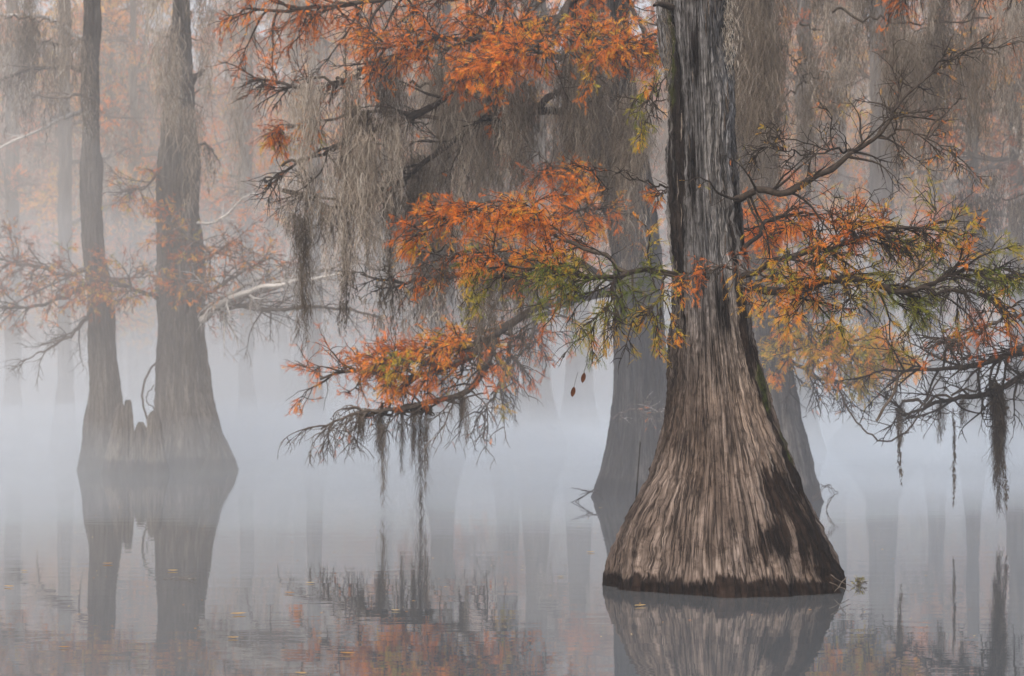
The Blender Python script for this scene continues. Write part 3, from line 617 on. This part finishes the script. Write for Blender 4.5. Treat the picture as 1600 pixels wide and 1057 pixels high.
# broken twig hanging near the front
g = Geo(); P = curve(PX([(1382, 500, 15), (1388, 540, 15), (1402, 578, 15), (1398, 612, 15), (1383, 635, 15), (1369, 658, 15)]), 24, .002, RN(6))
tubes(g, P[None], np.concatenate([np.full(10, .004), np.full(14, .011)])[None], 6, .55)
tag(build(g, "twig", TWIG, None, P[0]), "broken brown twig dangling below the right-hand foliage", "twig")

# ================================================================== THE TWIN TREES ON THE LEFT
D2 = 40.0
bA = px(165, 735, D2); bA[2] = 0
ta = empty("cypress_tree", bA, "slim left-hand trunk of the misty twin cypresses on the left", "tree")
prof = [(-30, 132, 155), (60, 130, 155), (200, 128, 156), (300, 127, 158), (400, 133, 164), (470, 140, 175), (550, 142, 181), (620, 139, 187), (680, 133, 200), (715, 126, 214), (738, 121, 226)]
g, *_ = trunk_geo(prof, D2, 260, 200, 25, flute=.12, fib=.016, top=16); build(g, "trunk", BARK, ta, bA)
bB = px(290, 735, D2); bB[2] = 0
tb = empty("cypress_tree", bB, "stout right-hand trunk of the misty twin cypresses on the left", "tree")
prof = [(-30, 272, 290), (60, 270, 293), (130, 262, 300), (200, 252, 305), (300, 246, 310), (400, 247, 316), (480, 249, 318), (560, 247, 322), (620, 244, 328), (670, 240, 340), (705, 228, 356), (738, 212, 370)]
g, *_ = trunk_geo(prof, D2, 320, 220, 26, flute=.14, fib=.02, top=14); build(g, "trunk", BARK, tb, bB)
al = dict(temps=SP_MID, rmul=1.4, size=.17, huef=lambda p, h: np.where(np.sin(p[:, 0] * 9 + p[:, 1] * 7 + p[:, 2] * 11) > .2, h + .14, h - .26))
A = dict(root=ta, org=bA, **al); Bd = dict(root=tb, org=bB, **al)
limb(ctrl=PX([(140, 420, 40), (100, 430, 39.5), (50, 415, 39), (-20, 405, 39)]), r0=.06, seed=71, n2=26, L2=1.3, n3=9, L3=.7, dens=8, hue=.38, hsd=.08, flat=.35, droop=.03, twig=.6, **A)
limb(ctrl=PX([(150, 440, 40), (90, 470, 39.5), (20, 482, 39), (-40, 485, 39)]), r0=.05, seed=72, n2=18, L2=.9, n3=8, L3=.5, leaf=.6, dens=6, hue=.4, flat=.4, twig=.4, **A)
limb(ctrl=PX([(145, 480, 40), (120, 515, 39.5), (85, 540, 39.3), (40, 560, 39.3)]), r0=.05, seed=73, n2=14, L2=1.2, n3=7, L3=.5, leaf=0, flat=.8, droop=.04, n4=1, twig=.3, **A)
limb(ctrl=PX([(128, 110, 40), (90, 105, 39.5), (40, 110, 39), (0, 128, 39)]), r0=.05, r1=.03, seed=74, n2=8, L2=.8, n3=5, L3=.4, leaf=0, flat=.8, twig=.3, mossn=10, mossL=1.4, **A)
limb(ctrl=PX([(150, 160, 40), (130, 150, 39.2), (100, 150, 39), (50, 152, 39)]), r0=.04, r1=.025, seed=75, n2=7, L2=.7, n3=4, L3=.4, leaf=0, flat=.8, twig=.6, mossn=10, mossL=1.2, **A)
limb(ctrl=PX([(130, 172, 40.2), (95, 188, 40), (50, 208, 40), (-10, 232, 40)]), r0=.05, r1=.02, seed=176, n2=4, L2=.6, n3=3, L3=.4, leaf=0, twig=1.2, **A)
limb(ctrl=PX([(130, 60, 40.2), (70, 30, 40), (20, 24, 40), (-20, 18, 40)]), r0=.05, r1=.02, seed=177, n2=5, L2=.6, n3=3, L3=.4, leaf=0, twig=1.0, **A)
limb(ctrl=PX([(150, 440, 40), (200, 435, 39.5), (240, 430, 39.3)]), r0=.04, seed=76, n2=18, L2=.9, n3=9, L3=.5, dens=8, hue=.42, flat=.35, twig=.6, **A)
limb(ctrl=PX([(255, 470, 40), (210, 452, 39), (170, 440, 38.8), (120, 450, 38.8)]), r0=.05, seed=77, n2=24, L2=1.1, n3=9, L3=.6, dens=8, hue=.44, hsd=.08, flat=.4, twig=.4, **Bd)
limb(ctrl=PX([(300, 470, 40), (340, 450, 39), (380, 425, 38.6), (430, 400, 38.5)]), r0=.05, seed=78, n2=22, L2=1.2, n3=9, L3=.6, dens=6, hue=.38, hsd=.07, flat=.4, twig=.5, **Bd)
limb(ctrl=PX([(316, 500, 39.6), (345, 475, 39), (400, 452, 38.4), (470, 440, 38), (540, 425, 37.8)]), r0=.08, r1=.02, seed=179, n2=16, L2=1.0, n3=5, L3=.5, leaf=0, flat=.4, twig=1.05, n4=1, **Bd)
limb(ctrl=PX([(325, 480, 39.8), (375, 450, 39.2), (430, 432, 38.8), (505, 418, 38.5)]), r0=.06, r1=.015, seed=180, n2=12, L2=.8, n3=5, L3=.4, leaf=0, flat=.4, twig=1.0, **Bd)
limb(ctrl=PX([(316, 488, 40), (370, 468, 39), (430, 445, 38.5), (500, 425, 38.3), (560, 405, 38)]), r0=.09, seed=79, n2=26, L2=1.3, n3=8, L3=.6, leaf=.12, dens=2, hue=.4, flat=.4, twig=.85, n4=1, **Bd)
limb(ctrl=PX([(315, 480, 40), (380, 480, 39), (440, 485, 38.6), (520, 480, 38.5), (600, 500, 38.5)]), r0=.06, seed=80, n2=24, L2=1.3, n3=7, L3=.6, leaf=.05, dens=2, flat=.6, droop=.05, twig=.35, n4=1, **Bd)
limb(ctrl=PX([(285, 420, 40), (330, 400, 39), (300, 375, 38.6), (250, 360, 38.5)]), r0=.04, seed=81, n2=26, L2=1.2, n3=9, L3=.6, dens=6, hue=.40, hsd=.07, flat=.4, twig=.6, **Bd)
limb(ctrl=PX([(300, 350, 40), (340, 345, 39), (380, 310, 38.6), (405, 302, 38.5)]), r0=.03, seed=82, n2=8, L2=.8, n3=6, L3=.5, leaf=.5, dens=2, hue=.35, flat=.5, twig=1., **Bd)
limb(ctrl=PX([(285, 165, 40), (293, 140, 39.8), (305, 120, 39.6), (318, 112, 39.5)]), r0=.10, r1=.04, seed=83, n2=3, L2=.5, n3=3, L3=.3, leaf=0, twig=.1, **Bd)
limb(ctrl=PX([(262, 260, 40), (230, 290, 39.3), (200, 300, 39), (160, 300, 39)]), r0=.03, seed=84, n2=16, L2=1., n3=9, L3=.5, dens=6, hue=.44, flat=.5, twig=.4, **Bd)
limb(ctrl=PX([(300, 230, 40), (320, 225, 39.3), (335, 240, 39), (345, 260, 39)]), r0=.03, seed=85, n2=4, L2=.5, n3=4, L3=.3, leaf=0, twig=.3, mossn=5, mossL=.8, **Bd)
g = Geo(); P = curve(PX([(250, 560, 39.3), (228, 590, 39.2), (222, 625, 39.1), (232, 655, 39.1)]), 20, .01, RN(9)); tubes(g, P[None], .022, 5, .2)
P = curve(PX([(232, 655, 39.1), (240, 640, 39), (228, 620, 39), (244, 600, 39)]), 20, .02, RN(9)); tubes(g, P[None], .012, 5, .2)
build(g, "vine", TWIG, tb, bB)
curtain("spanish_moss", "pale moss veil draped over the top of the stout twin trunk", [[(235, -30), (290, -40), (345, -20)], [(255, 60), (290, 50), (330, 70)], [(262, 150), (290, 160), (312, 170)]], 38.8, 1.9, [16, 14, 10], 120, wid=.22, K=60, rw=.007, dj=.3, hue=.55)
curtain("spanish_moss", "pale moss hanging round the dead limbs left of the slim twin trunk", [[(-20, -20), (60, -30), (125, -20)], [(0, 25), (60, 32), (110, 40)], [(70, 60), (100, 70), (128, 60)]], 39.2, 1.7, [22, 20, 14], 121, wid=.20, K=60, rw=.007, dj=.3, hue=.45)
curtain("spanish_moss", "faint moss strips hanging between the twin trunks and the great moss curtain", [[(340, -20), (420, -20), (480, 0)], [(360, 120), (430, 130), (490, 120)]], 40, 2.2, [20, 16], 122, wid=.2, K=60, rw=.007, dj=.5, hue=.6)
# stumps and knees between the twins
knees = [("broad pointed cypress knee against the slim twin trunk", [(632, 187, 191), (650, 180, 196), (690, 172, 204), (738, 160, 211)], 38.2),
         ("thin cypress knee with a blunt head beside the slim twin trunk", [(628, 198, 204), (640, 196, 206), (680, 196, 208), (738, 192, 214)], 37.9),
         ("low peaked cypress knee in the gap between the twin trunks", [(662, 216, 221), (674, 211, 229), (705, 207, 234), (738, 203, 240)], 37.9),
         ("squared cypress knee tight against the stout twin trunk", [(650, 234, 248), (656, 232, 251), (700, 228, 258), (738, 224, 266)], 37.8),
         ("sloping cypress knee at the right foot of the stout twin trunk", [(672, 331, 338), (690, 328, 350), (715, 322, 362), (738, 314, 371)], 39.0)]
for i, (lab, pr, D) in enumerate(knees):
    g, *_ = trunk_geo(pr, D, 120, 90, 90 + i, flute=.16, fib=.016, lobes=(2, 4, 7), cap=True)
    c = px((pr[-1][1] + pr[-1][2]) / 2, 735, D); c[2] = 0
    tag(build(g, "cypress_knee", BARK if i == 4 else BARK_PALE, None, c), lab, "tree stump", "cypress knees between the twin trees")

# ================================================================== SPANISH MOSS CURTAINS
curtain("spanish_moss", "wide grey-brown curtain of Spanish moss under the top orange foliage", [[(600, 90), (700, 100), (800, 110), (900, 120)], [(640, 130), (740, 130), (840, 150)], [(560, 110), (680, 90), (780, 120)]], 27.3, 2.0, [40, 30, 26], 101, wid=.22, K=100, rw=.0038, hue=.5)
curtain("spanish_moss", "long moss hanging from the slanting limb left of the top orange foliage", [[(440, 260), (540, 225), (610, 195), (680, 165)], [(480, 130), (560, 120), (620, 100)]], 26.2, 1.5, [32, 24], 102, wid=.2, K=100, rw=.004, dj=.35)
curtain("spanish_moss", "dark moss draped over the upper trunk behind and left of the great cypress", [[(890, 60), (940, 50), (1000, 90)], [(900, 160), (950, 150), (1010, 190)], [(920, 20), (1000, 60)]], 27.0, 2.2, [32, 30, 14], 103, wid=.22, K=110, rw=.0042, hue=.4)
curtain("spanish_moss", "brown moss curtain just right of the great trunk, hanging from above the frame", [[(1145, -60), (1180, -40), (1215, -50)], [(1150, 60), (1185, 80), (1210, 60)]], 26.5, 2.3, [30, 30], 104, wid=.22, K=120, rw=.0036, hue=.36)
curtain("spanish_moss", "grey moss curtain across the top right corner of the trees", [[(1280, -30), (1400, -40), (1520, -20), (1640, -40)], [(1300, 20), (1420, 40), (1560, 30)], [(1380, 80), (1480, 90), (1620, 60)]], 27.5, 1.7, [38, 32, 26], 105, wid=.20, K=110, rw=.0036, hue=.42)
curtain("spanish_moss", "moss strands trailing from the slanting bare limb in the left centre", [[(440, 298), (530, 322), (590, 305), (640, 275), (690, 235)]], 26.9, 1.0, [44], 106, wid=.09, K=60, rw=.0045, dj=.2, hue=.25)
curtain("spanish_moss", "soft grey moss strips hanging behind the middle orange fan, left of centre", [[(590, 270), (680, 250), (790, 260)], [(640, 340), (720, 350), (830, 340)]], 29.5, 1.9, [34, 26], 114, wid=.2, K=90, rw=.005, hue=.5)
curtain("spanish_moss", "brown moss strips low between the great trunk and the right-hand ascending limb", [[(1220, 180), (1260, 120), (1330, 130)]], 33, 1.5, [20], 115, wid=.18, K=80, rw=.005, hue=.4)
curtain("spanish_moss", "dim brown moss drapes high between the rear trunk and the right-hand curtain", [[(1220, -40), (1290, -50), (1360, -30)], [(1250, 40), (1330, 50)]], 34, 1.6, [26, 18], 116, wid=.22, K=80, rw=.006, hue=.25)
curtain("spanish_moss", "dim moss drapes in the haze behind the right-hand grey curtain", [[(1380, 60), (1460, 50), (1600, 70)], [(1400, -30), (1520, -40), (1620, -20)]], 36, 2.4, [30, 26], 117, wid=.22, K=80, rw=.006, hue=.2)
curtain("spanish_moss", "dark ragged moss strips hanging low behind the slanting bare limb, left centre", [[(500, 330), (560, 318), (640, 280)], [(560, 200), (640, 190), (720, 200)]], 28, 1.5, [14, 14], 118, wid=.10, K=110, rw=.0045, hue=.1)
curtain("spanish_moss", "moss tassels under the middle orange fan left of the great trunk", [[(640, 385), (700, 390), (760, 400), (830, 420)]], 19.5, .75, [24], 107, wid=.07, K=100, rw=.0022, dj=.4, hue=.25)
curtain("spanish_moss", "long thin moss cords trailing almost to the water below the low limb", [[(626, 640), (630, 640)], [(645, 640), (647, 640)], [(655, 640), (658, 640)], [(666, 640), (669, 640)], [(600, 645), (604, 645)]], 25.9, 1.3, [2, 3, 3, 3, 2], 108, wid=.03, K=90, rw=.0026, dj=.04, hue=.15, jx=.012)
curtain("spanish_moss", "short moss wisps on the low limb over open water", [[(560, 650), (640, 640), (720, 620), (800, 600)]], 25.9, .5, [22], 109, wid=.05, K=70, rw=.0028, dj=.3, hue=.15, jx=.04)
curtain("spanish_moss", "thick dark moss tail under the bare limbs at the right edge", [[(1546, 600), (1556, 606), (1568, 606)], [(1560, 640), (1566, 642)]], 22.4, 1.0, [7, 3], 110, wid=.06, K=260, rw=.0026, dj=.04, hue=.12, jx=.03)
curtain("spanish_moss", "thin moss wisps along the bare limbs at the lower right", [[(1400, 640), (1460, 625), (1530, 610), (1600, 590)]], 22.4, .5, [14], 111, wid=.04, K=60, rw=.0026, dj=.1, hue=.15, jx=.04)
curtain("spanish_moss", "dark moss bundle hanging beside the stub left of the rear trunk", [[(745, 400), (765, 392), (785, 400)]], 25.5, 1.15, [14], 112, wid=.14, K=130, rw=.004, dj=.2, hue=.08)
curtain("spanish_moss", "moss-choked dark thicket behind the foliage at the right edge", [[(1480, 330), (1540, 312), (1620, 300)], [(1250, 440), (1330, 430), (1420, 440)]], 28, .95, [46, 40], 113, wid=.22, K=80, rw=.005, hue=.15)
g = Geo(); rng = RN(5)
for (x, y0_, y1_, D, w) in ((540, 40, 500, 28, .012), (572, 60, 420, 28, .010), (612, 340, 440, 27, .014), (1403, 655, 728, 22, .008), (1490, 640, 760, 22.4, .006), (1568, 700, 770, 22.4, .005), (536, 430, 500, 27, .012)):
    a, b = px(x, y0_, D), px(x + rng.randn() * 3, y1_, D); n = int((a[2] - b[2]) / .10) + 2
    pp = a + (b - a) * np.linspace(0, 1, n)[:, None] + rng.randn(n, 3) * .008
    gg = Geo(); moss(gg, pp, .28, .035 if w > .009 else .015, 26, rng, rw=.0045, hue=.1); tubes(gg, curve([a, (a + b) / 2, b], 20)[None], w * .5, 4, .1)
    if x in (540, 572, 536, 612): g.v += gg.v; g.f += [q + g.n for q in gg.f]; g.h += gg.h; g.b += gg.b; g.n += gg.n
    else:
        tag(build(gg, "spanish_moss", MOSS, None, a), {1403: "knotted moss cord dangling over bright water right of the great trunk", 1490: "single thin moss thread at the lower right, left of the thick tail",
            1568: "last thin thread of moss hanging below the thick tail at the right"}[x], "Spanish moss")
tag(build(g, "spanish_moss", MOSS, None, px(540, 40, 28)), "very long dark moss ropes hanging straight down left of centre", "Spanish moss")

# ================================================================== MISTY TREES FARTHER BACK
def far_tree(x, D, w0, w1, label, seed, hue=.36, low=3.2, nl=12, mossn=90, crown=1., cat="tree", base_y=None, lean=0):
    rng = RN(seed); sc_ = F / D; by = HZ + CH * sc_
    H = CH + HZ / F * D + rng.uniform(3, 5)
    org = px(x, by, D); org[2] = 0
    root = empty("cypress_tree", org, label, cat, None)
    pr = [(-60, x - w1 + lean, x + w1 + lean), (150, x - w1 * 1.1 + lean * .7, x + w1 * 1.1 + lean * .7), (by - 3.2 * sc_, x - w1 * 1.2 + lean * .3, x + w1 * 1.2 + lean * .3),
          (by - 1.6 * sc_, x - w1 * 1.5, x + w1 * 1.5), (by - .6 * sc_, x - w1 * .4 - w0 * .6, x + w1 * .4 + w0 * .6), (by, x - w0, x + w0)]
    g, *_ = trunk_geo(pr, D, 90, 90, seed, flute=.13, fib=.02, top=H); build(g, "trunk", BARK, root, org)
    tx = (x + lean - 800) / F * D
    P0 = curve([org + [0, 0, low], [(org[0] + tx) / 2, D, (low + H) / 2], [tx, D, H]], 20)[None]
    g = Geo(); f = Geo()
    P1, _, t1 = spawn(P0, nl, 3.4, rng, t0=.0, t1=.98, ang=1.35, flat=.15, droop=.015, N=10, wob=.12)
    P2, pa, _ = spawn(P1, 9, 1.5, rng, t0=.15, ang=.9, flat=.35, droop=.04, N=7, wob=.18)
    P3, pb, _ = spawn(P2, 5, .7, rng, t0=.15, ang=.8, flat=.5, droop=.06, N=5, wob=.2)
    for b in range(len(P1)):
        g = Geo(); m2 = pa == b; m3 = pa[pb] == b
        tubes(g, P1[b:b + 1], taper(1, 10, .06, .012), 5, .25); tubes(g, P2[m2], taper(m2.sum(), 7, .018, .006), 4, .25); tubes(g, P3[m3], taper(m3.sum(), 5, .008, .004), 3, .3)
        build(g, "branch", TWIG, root, org)
    h1 = np.where(rng.rand(len(P2)) < .45, .12, hue + .12) + rng.randn(len(P2)) * .08; keep = rng.rand(len(P2)) < .8 * crown
    k = np.repeat(np.arange(len(P3)), 8); k = k[keep[pb[k]]]; n = len(k); i = rng.randint(1, 4, n)
    pos = P3[k, i] + rng.randn(n, 3) * .06
    sprigs(f, pos, nrm(P3[k, i + 1] - P3[k, i]) + rng.randn(n, 3) * .5 + [0, 0, -.2], .24 * rng.uniform(.6, 1.3, n), np.clip(h1[pb[k]] + rng.randn(n) * .05, .02, .98), rng, SP_FAR)
    if f.n: build(f, "foliage", LEAF, root, org, smooth=False)
    if mossn:
        q = Geo(); j = rng.randint(len(P1), size=mossn); pp = P1[j, rng.randint(1, 9, mossn)] + rng.randn(mossn, 3) * .1
        moss(q, pp, rng.lognormal(.15, .5, mossn), .22, 42, rng, rw=.010, N=7); build(q, "moss", MOSS, root, org)
far = [(101, 60, 24, 8, "dim straight cypress rising just left of the slim twin trunk", dict(hue=.34)),
       (208, 72, 18, 5, "very thin pale trunk seen in the mist between the twin trunks", dict(hue=.36, mossn=60)),
       (20, 64, 26, 9, "faint cypress at the far left edge of the mist", dict(hue=.4)),
       (385, 66, 24, 8, "faint cypress in the mist just right of the stout twin trunk", dict(hue=.36)),
       (492, 58, 26, 8, "slim dark trunk dipping into the mist behind the low orange limb", dict(hue=.34)),
       (600, 68, 28, 10, "blurred trunk in the mist behind the hanging moss left of centre", dict(hue=.3)),
       (690, 52, 40, 14, "mossy grey trunk behind the moss curtain, left of centre", dict(hue=.3, mossn=130)),
       (792, 56, 40, 13, "mossy grey trunk behind the moss curtain at the picture's middle", dict(hue=.3, mossn=130)),
       (838, 54, 50, 14, "pale broad-footed cypress in the mist left of the rear trunk", dict(hue=.3, mossn=120)),
       (905, 60, 42, 14, "broad faint cypress foot in the mist right behind the rear left trunk", dict(hue=.32, mossn=90)),
       (1256, 52, 34, 10, "mossy trunk in the mist right of the trunk hidden by the great cypress", dict(hue=.4, low=4.2, mossn=90)),
       (1378, 58, 84, 16, "very wide cone-footed cypress faint in the mist at the right", dict(hue=.42, low=4.2)),
       (1462, 60, 30, 9, "faint trunk between the cone-footed cypress and the right edge", dict(hue=.36, low=5)),
       (1520, 53, 26, 7, "thin dark trunk hung with moss near the right edge", dict(hue=.3, low=5.2, mossn=110)),
       (1588, 50, 34, 9, "dark mossy trunk at the very right edge of the mist", dict(hue=.3, low=5, mossn=110)),
       (1310, 70, 26, 9, "pale distant trunk behind the ascending bare limb", dict(hue=.44, low=5))]
for i, (x, D, w0, w1, lab, kw) in enumerate(far): far_tree(x, D, w0, w1, lab, 200 + i, **kw)

# the wood beyond, one mass
rng = RN(300); gt, gf, gm_ = Geo(), Geo(), Geo()
for k in range(190):
    D = rng.uniform(72, 150); x = rng.uniform(-.34, .34) * D; H = rng.uniform(16, 28); r = rng.uniform(.12, .32)
    c = np.array([x, D, 0.]); P = curve([c, c + [rng.randn() * .4, 0, H * .5], c + [rng.randn() * .8, 0, H]], 12)
    rad = r * (np.linspace(1, .15, 12)) + r * 2.2 * np.exp(-np.linspace(0, H, 12) / 1.2); tubes(gt, P[None], rad[None], 8, rng.uniform(.2, .6))
    P1, _, _ = spawn(P[None], 16, 5, rng, t0=.18, ang=1.35, flat=.15, N=7, wob=.12); tubes(gt, P1, taper(len(P1), 7, .06, .02), 4, .4)
    P2, _, _ = spawn(P1, 7, 2., rng, t0=.1, ang=.9, flat=.4, droop=.04, N=5, wob=.2); tubes(gt, P2, taper(len(P2), 5, .02, .012), 3, .45)
    m_ = rng.randint(len(P2), size=1600); pos = P2[m_, rng.randint(1, 5, 1600)] + rng.randn(1600, 3) * .22
    sprigs(gf, pos, rng.randn(1600, 3) * [1, 1, .6], rng.uniform(.35, .8, 1600), np.clip(rng.choice([.12, .42, .52, .58]) + rng.randn(1600) * .07, .02, .98), rng, SP_FAR)
    j = rng.randint(len(P1), size=34); moss(gm_, P1[j, rng.randint(1, 6, 34)], rng.uniform(1, 4.5, 34), .35, 28, rng, rw=.024, N=5)
tag(build([gt, gf, gm_], "far_woods", [TWIG, LEAF, MOSS]), "distant moss-hung autumn cypress wood fading into the haze", kind="stuff")

# ================================================================== SMALL THINGS ON THE WATER
FL = leaf_mat("fallen_leaf", [(0, (.35, .12, .03)), (.5, (.62, .33, .08)), (1, (.75, .55, .25))])
spots = [(283, 905, "floating pale twig", .10), (270, 893, "a", .05), (372, 961, "b", .06), (452, 928, "c", .05), (543, 1023, "d", .05), (923, 864, "e", .045), (925, 1005, "f", .0),
         (168, 882, "g", .05), (484, 912, "h", .04), (14, 918, "i", .05), (364, 998, "j", .04), (38, 893, "k", .035), (100, 1013, "l", .04), (876, 902, "m", .03), (1000, 948, "n", .05), (470, 1054, "o", .04), (618, 955, "p", .035)]
leaflab = {"a": "tiny leaf floating in the stout twin trunk's reflection", "b": "orange-brown leaf floating right of the stout trunk's reflection, lower left", "c": "orange leaf floating on open water left of centre",
           "d": "pale leaf floating near the bottom edge left of centre", "e": "orange leaf floating just left of the great cypress foot", "g": "small leaf floating in the slim trunk's reflection",
           "h": "tiny leaf floating above the orange leaf on open water left of centre", "i": "yellowish leaf floating near the left edge", "j": "small leaf floating below the orange-brown leaf at lower left",
           "k": "speck of leaf floating near the left edge, above the yellowish one", "l": "leaf floating near the lower left corner", "m": "speck of leaf floating well left of the great cypress waterline",
           "n": "thin brown leaf floating on the great trunk's dark reflection", "o": "leaf cut by the bottom edge left of centre", "p": "tiny leaf floating amid the reflected branches at centre"}
rng = RN(400)
for x, y, k, s in spots:
    if s == 0: continue
    D = F * CH / (y - HZ); c = px(x, y, D); c[2] = .004
    g = Geo()
    if k.startswith("floating"):
        P = curve([c + [-.15, 0, 0], c + [-.05, .03, .006], c + [.13, -.02, 0]], 12, .005, rng); tubes(g, P[None], .003, 5, .7)
        P = curve([c + [-.02, .0, 0], c + [.06, .05, .02], c + [.12, .06, .05]], 8); tubes(g, P[None], .002, 4, .7)
        tag(build(g, "twig", TWIG, None, c), "thin pale twig floating in the stout twin trunk's reflection", "twig"); continue
    u = np.linspace(-1, 1, 9); w = (1 - u ** 2) * .34; a = rng.rand() * .8 - .4
    up_ = .10 * np.abs(u) + .05
    pts = np.concatenate([np.stack([u, w, up_ + .10 * w * 3], -1), np.stack([u, 0 * u, up_], -1), np.stack([u, -w, up_ + .12 * w * 3], -1)]) * s
    pts = pts @ np.array([[math.cos(a), math.sin(a), 0], [-math.sin(a), math.cos(a), 0], [0, 0, 1]]) + c
    q = [[i, i + 1, 10 + i, 9 + i] for i in range(8)] + [[9 + i, 10 + i, 19 + i, 18 + i] for i in range(8)]
    g.add(pts, q, rng.uniform(.2, .9))
    tag(build(g, "fallen_leaf", FL, None, c), leaflab[k], "leaf", "leaves floating on the water")
g = Geo(); rng = RN(410)
for k in range(260):
    cx_ = rng.choice([-2.5, .2, 2.9, -1]); y_ = rng.uniform(12.5, 30); c = np.array([cx_ * y_ / 13 + rng.randn() * 1.6, y_, .003]); a = rng.rand() * 3.14; L = rng.uniform(.006, .02)
    d = np.array([math.cos(a), math.sin(a), 0]) * L; e = np.array([-math.sin(a), math.cos(a), 0]) * L * rng.uniform(.15, .5)
    g.add([c - d, c + e + [0, 0, .002], c + d, c - e], [[0, 3, 2, 1]], rng.rand())
tag(build(g, "fallen_needles", FL), "tiny fallen needles and flecks scattered over the water", kind="stuff")
for x, y, lab in ((897, 610, "lower of two dead brown leaves dangling below the green foliage left of the great trunk"), (913, 588, "upper of two dead brown leaves dangling below the green foliage left of the great trunk")):
    c = px(x, y, 15.5); g = Geo(); rng = RN(x)
    P = curve([c + [.03, 0, .14], c + [.012, 0, .08], c + [0, 0, .03]], 8); tubes(g, P[None], .0015, 4, .1)
    u = np.linspace(0, 1, 7); w = np.sin(np.pi * u) ** .7 * .024; ax = c + np.stack([-.015 * u, 0 * u, .03 - .085 * u], -1)
    sd_ = np.array([.8, .6, 0]); V = np.concatenate([ax - sd_ * w[:, None], ax + np.array([0, .01, 0]) * np.sin(np.pi * u)[:, None], ax + sd_ * w[:, None]])
    o = empty("dead_leaf", P[0], lab, "leaf", "dead leaves dangling on a twig")
    build(g, "stem", TWIG, o, P[0]); f = Geo(); f.add(V, [[k, k + 1, 8 + k, 7 + k] for k in range(6)] + [[7 + k, 8 + k, 15 + k, 14 + k] for k in range(6)], .04)
    build(f, "blade", LEAF, o, P[0])
# drift at the right foot of the great cypress
D = 16.3
c = px(1342, 917, D); c[2] = 0; g = Geo(); f = Geo(); rng = RN(401)
st = rng.randn(16, 3) * [.6, .3, .2] + [.2, 0, .75]; P = np.stack([c + rng.randn(16, 3) * [.02, .03, 0] + nrm(st) * u * .07 for u in np.linspace(0, 1, 5)], 1); tubes(g, P, .0022, 3, .6)
k = rng.randint(16, size=90); sprigs(f, P[k, rng.randint(1, 5, 90)], rng.randn(90, 3) + [0, 0, .4], rng.uniform(.015, .03, 90), rng.uniform(.66, .9, 90), rng, SP_MID)
o = empty("water_plant", c, "small yellow-green sprig growing at the right foot of the great cypress", "plant")
build(g, "stem", TWIG, o, c); build(f, "foliage", LEAF, o, c, smooth=False)
for i, (pts, lab) in enumerate([([(1298, 898), (1312, 908), (1330, 916)], "short bleached stick leaning on the great cypress foot, upper one"), ([(1296, 910), (1310, 916), (1326, 924)], "short bleached stick at the waterline of the great cypress foot, lower one"),
                                ([(1322, 902), (1314, 912), (1304, 925)], "bleached stick crossing two others at the great cypress foot")]):
    g = Geo(); P = curve(PX([(x, y, 15.55 - .02 * i) for x, y in pts]), 10, .003, rng); tubes(g, P[None], np.linspace(.005, .0025, 10)[None], 6, .6)
    tag(build(g, "stick", TWIG, None, P[5]), lab, "stick", "bleached sticks at the great cypress foot")
g = Geo()
for k in range(3):
    P = curve(PX([(1268, 778 + k * 3, 26.5), (1285 + 6 * k, 755 + 3 * k, 26.5), (1300 + k * 4, 772, 26.6), (1290, 795, 26.6)]), 20, .02, RN(k)); tubes(g, P[None], .005, 4, .5)
tag(build(g, "vine", TWIG, None, px(1285, 780, 26.5)), "wiry vine loop beside the grey cypress foot on the right", "vine")
print("VERTS", sum(len(o.data.vertices) for o in sc.objects if o.type == 'MESH'))
